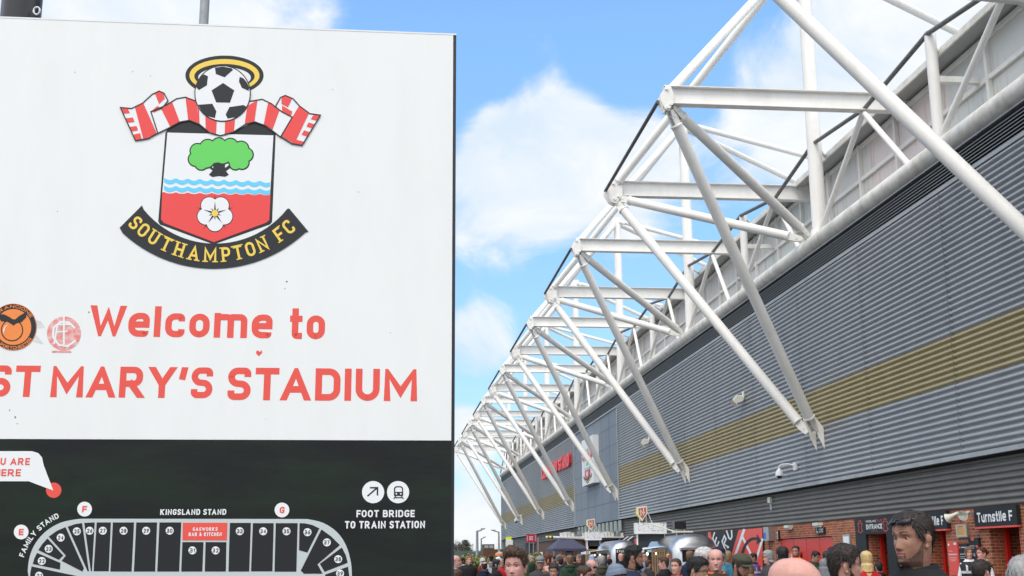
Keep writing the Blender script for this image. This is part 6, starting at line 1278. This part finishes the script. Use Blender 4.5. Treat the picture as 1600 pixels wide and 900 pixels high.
# (x, top of head, head height in picture units, facing: 0 towards viewer, 90 right, 180 away, -90 left)
P_ = person
P_(712, 867, 19, 70, 'bald man in navy jacket right at the sign edge', hair='bald', hc='grey', jk='navy', collar='paleblue', skin=4)
P_(707.5, 878, 17, 180, 'dark haired head from behind low at the sign edge', hc='black', jk='black')
P_(714, 889, 27, 150, 'close brown haired person at the bottom beside the sign', hc='brown', jk='orange', skin=2)
P_(733, 868.6, 12.5, 10, 'short ginger haired man in black coat facing the viewer', hc='ginger', jk='black', skin=4, puffy=1)
P_(722, 871, 10.5, -60, 'dark haired woman with white collar left of the ginger man', hair='bob', hc='black', jk='black', collar='white', skin=2, female=True)
P_(754, 871.5, 13, 20, 'woman in white hat and sunglasses with red and black jacket', hair='bob', hc='white', hat='beanie', hatc='lightgrey', jk='maroon', collar='red', extra=('shades',), female=True)
P_(757, 878, 14.5, 170, 'balding dark haired man from behind in black hooded coat', hair='short', hc='dark', jk='black', hood='navy', extra=('thin',), top=.006)
P_(776, 873.7, 16.5, 60, 'woman with long black hair and red collar facing right', hair='long', hc='black', jk='black', collar='red', female=True, yaw=15)
P_(783.5, 873, 13, 10, 'grey haired man with glasses and red jacket beside the long haired woman', hc='grey', jk='red', extra=('glasses',), skin=1)
P_(767.5, 868, 9.5, 175, 'grey hooded top from behind, person in a dark cap', hat='baseball', hatc='black', jk='lightgrey', hood='grey', hc='dark')
P_(779, 870, 9, 90, 'small figure in a white cap left of the smiling man', hat='baseball', hatc='white', jk='navy')
P_(766, 867.5, 8.5, 0, 'distant face behind the grey hooded top', hc='brown', jk='dark', skin=4)
P_(805, 857.3, 49, -22, 'smiling young man with swept brown quiff near the viewer', hair='short', hc='brown', jk='navy', skin=4, quiff=.026, top=.022, thick=.010, rough=.5)
P_(830, 868, 9, 60, 'grey haired distant man right of the smiling young man', hc='grey', jk='green')
P_(844, 868.3, 19, -8, 'man in grey flat cap with his hand at his chin', hat='flat', hatc='grey', hc='grey', jk='charcoal', collar='navy', skin=1, ar='face', pitch=5)
P_(854, 865.4, 17.5, -80, 'auburn haired person with pale fur collar facing left', hair='bob', hc='auburn', jk='pink', collar='cream', hood='tan', female=True)
P_(865, 880, 21.5, -12, 'boy in bright blue jacket looking down', hc='dark', jk='blue', collar='blue', pitch=12, kid=True, skin=1, top=.02, thick=.014)
P_(864, 869, 10, -50, 'dark haired person with blue collar behind the boy', hc='black', jk='blue', skin=1)
P_(872, 867.3, 11.5, 170, 'dark grey haired head from behind under the gazebo edge', hc='darkgrey', jk='dark')
P_(876, 871, 13, 175, 'dark brown haired person from behind in navy', hc='dark', jk='navy')
P_(881, 867.5, 8.5, 60, 'distant brown haired face under the gazebo', hc='light', jk='charcoal')
P_(875, 866, 8, 120, 'distant sandy haired head under the gazebo edge', hc='sand', jk='brown')
P_(890, 867, 15, 178, 'man in dark green hooded coat from behind', hc='light', jk='green', hood='green', puffy=1, thick=.007, top=.010)
P_(898.5, 867.5, 11.5, 170, 'short dark haired man from behind in black, right of the green coat', hc='dark', jk='black', thick=.006)
P_(905, 866, 12, -75, 'grey haired man in black coat facing left', hc='darkgrey', jk='black', skin=1)
P_(922.5, 873.6, 22.5, 45, 'balding man in sunglasses and dark red sweater', hair='bald', hc='grey', jk='dark', collar='maroon', extra=('shades', 'open'), skin=4, pitch=8)
P_(911, 884, 26, 60, 'boy with wavy brown hair looking to the right', hc='brown', jk='dark', kid=True, top=.026, thick=.018, rough=.8, pitch=8)
P_(906.5, 877, 10, 150, 'small child with brown hair in front of the man in black', hc='brown', jk='navy', kid=True)
P_(925, 866.7, 11, 150, 'person with a pale blue hood up', hat='hood', hatc='paleblue', jk='paleblue')
P_(933.5, 872, 9, 90, 'distant grey haired person beside the pallet screen', hc='grey', jk='dark')
P_(939.5, 867.7, 16, 172, 'grey curly haired man from behind in olive coat', hc='grey', jk='olive', hood='olive', thick=.018, top=.022, rough=.7)
P_(952.5, 873, 11, 140, 'child in a black beanie', hat='beanie', hatc='black', jk='navy', kid=True)
P_(970, 864.5, 11.5, 178, 'bald man from behind in black coat before the menu board', hair='none', jk='black', skin=4)
P_(990, 851.8, 32.5, 68, 'tall man with black hair and full grizzled beard facing right', hc='black', jk='navy', skin=2, beard='full', collar='black', extra=('scarf', 'open'), belly=.05, top=.022, yaw=8)
P_(963, 881, 42, 35, 'person in a grey knitted beanie low in the foreground', hat='beanie', hatc='bluegrey', jk='navy', skin=3, hc='black')
P_(1007, 865, 11.5, 75, 'shaven headed man in blue-grey shirt at the trailer hatch', hair='short', hc='sand', jk='bluegrey', skin=4, thick=.002, top=.002)
P_(1013, 875, 13, 120, 'brown haired child in front of the hatch', hc='brown', jk='dark', kid=True)
P_(1037, 869.5, 19.5, -140, 'brown haired man in black coat turned away to the left', hc='brown', jk='black', skin=4, yaw=25)
P_(1056, 872.6, 25.5, -38, 'woman with tied back hair and red collar frowning left', hair='tied', hc='brown', jk='grey', collar='red', female=True, extra=('pony',), skin=0, thick=.005, top=.007)
P_(1088, 869.8, 40, 48, 'black haired man in thin glasses looking right', hc='black', jk='dark', skin=5, extra=('glasses',), top=.026, thick=.012, pitch=6)
P_(1100, 854.3, 33, 78, 'white haired man facing right in brown coat', hc='white', jk='brown', skin=4, thick=.005, top=.007)
P_(1118, 856.6, 34, -5, 'bald pink faced man with orange jacket lining', hair='bald', hc='sand', jk='brown', collar='orange', skin=4, extra=('open',), yaw=-10)
P_(1122, 854, 24, -90, 'person in a navy cap behind the bald pink faced man', hat='baseball', hatc='navy', jk='teal', hc='grey', skin=4)
P_(1136, 860.5, 17.5, 165, 'sandy haired person from behind in teal jacket', hair='short', hc='sand', jk='teal', thick=.014, top=.02)
P_(1078, 860.5, 16, 140, 'person with brown hair in navy coat by the trailer end', hc='light', jk='navy')
P_(1154, 863.5, 35, 32, 'bearded man in dark green flat cap looking down', hat='flat', hatc='olive', jk='black', skin=2, beard='short', hc='dark', pitch=14)
P_(1177, 864, 13.5, -140, 'steward in purple high visibility vest by the red mural', hc='black', jk='navy', extra=('vest',), skin=2, yaw=40)
P_(1170, 881, 23, 175, 'long brown haired child from behind below the steward', hair='bob', hc='light', jk='red', kid=True)
P_(1200, 859.5, 20, -75, 'grey haired woman with glasses facing left', hair='bob', hc='grey', jk='charcoal', extra=('glasses',), female=True, thick=.014, top=.018)
P_(1222, 853.8, 24, 178, 'tall black haired head from behind before the red doors', hair='bob', hc='black', jk='black', thick=.008)
P_(1229, 869.6, 108, 62, 'large pink bald head close to the viewer', hair='none', jk='dark', skin=4, pitch=10)
P_(1243, 852.8, 14.5, -30, 'steward in orange high visibility jacket at the red doors', hc='black', jk='orange', extra=('vest_orange', 'glasses'), beard='stubble', skin=1)
P_(1247.5, 860.8, 13, -120, 'person in a red cap with a hand raised to the brim', hat='baseball', hatc='red', jk='lightgrey', ar='brim', skin=1)
P_(1271.5, 860.3, 15.5, 35, 'young black haired man in green jacket looking down', hc='black', jk='green', pitch=18, skin=5, ar='fwd', al='fwd')
P_(1291, 860.8, 17, 150, 'short haired man in green coat with his back turned', hc='dark', jk='green', thick=.004, top=.006, skin=1)
P_(1270, 877, 14, 60, 'small child with brown hair below the green jackets', hc='brown', jk='dark', kid=True)
P_(1289, 873, 24, 150, 'person in cream fleece with a grey hood up', hat='hood', hatc='grey', jk='cream')
P_(1318, 850.8, 58, 78, 'large dark haired bearded man in profile facing right', hc='dark', jk='lightgrey', skin=1, beard='full', top=.024, thick=.012, rough=.45)
P_(1353, 861, 26, 170, 'woman with long blonde hair from behind in red', hair='long', hc='blonde', jk='red', female=True)
P_(1355, 859, 17, 80, 'pink faced man with cropped hair behind the blonde woman', hc='brown', jk='navy', skin=4, thick=.003, top=.003)
P_(1373, 878, 18, 170, 'person in black and orange jacket beside the blonde woman', hc='black', jk='black', collar='orange', hood='black')
P_(1424, 797.5, 75, -68, 'tall man with sunglasses on his head looking left', hc='dark', jk='black', skin=2, beard='stubble', extra=('shades_up',), top=.011, thick=.003, pitch=2, build=1.05)
P_(1513, 854, 17, -12, 'steward woman with light brown hair and white collar', hair='bob', hc='light', jk='white', collar='white', extra=('vest_dark',), female=True, skin=4)
P_(1533, 854.6, 18, -75, 'steward woman with red hair bun facing left', hair='tied', hc='auburn', jk='white', collar='white', extra=('vest_dark', 'bun'), female=True, skin=4)
P_(1533, 874.5, 40, 95, 'short dark haired man low in front of the stewards', hc='dark', jk='dark', skin=4, thick=.006, top=.010, yaw=20)
P_(1606, 866, 95, 140, 'close grey haired head at the right edge', hc='grey', jk='charcoal', skin=4, thick=.004, top=.006)
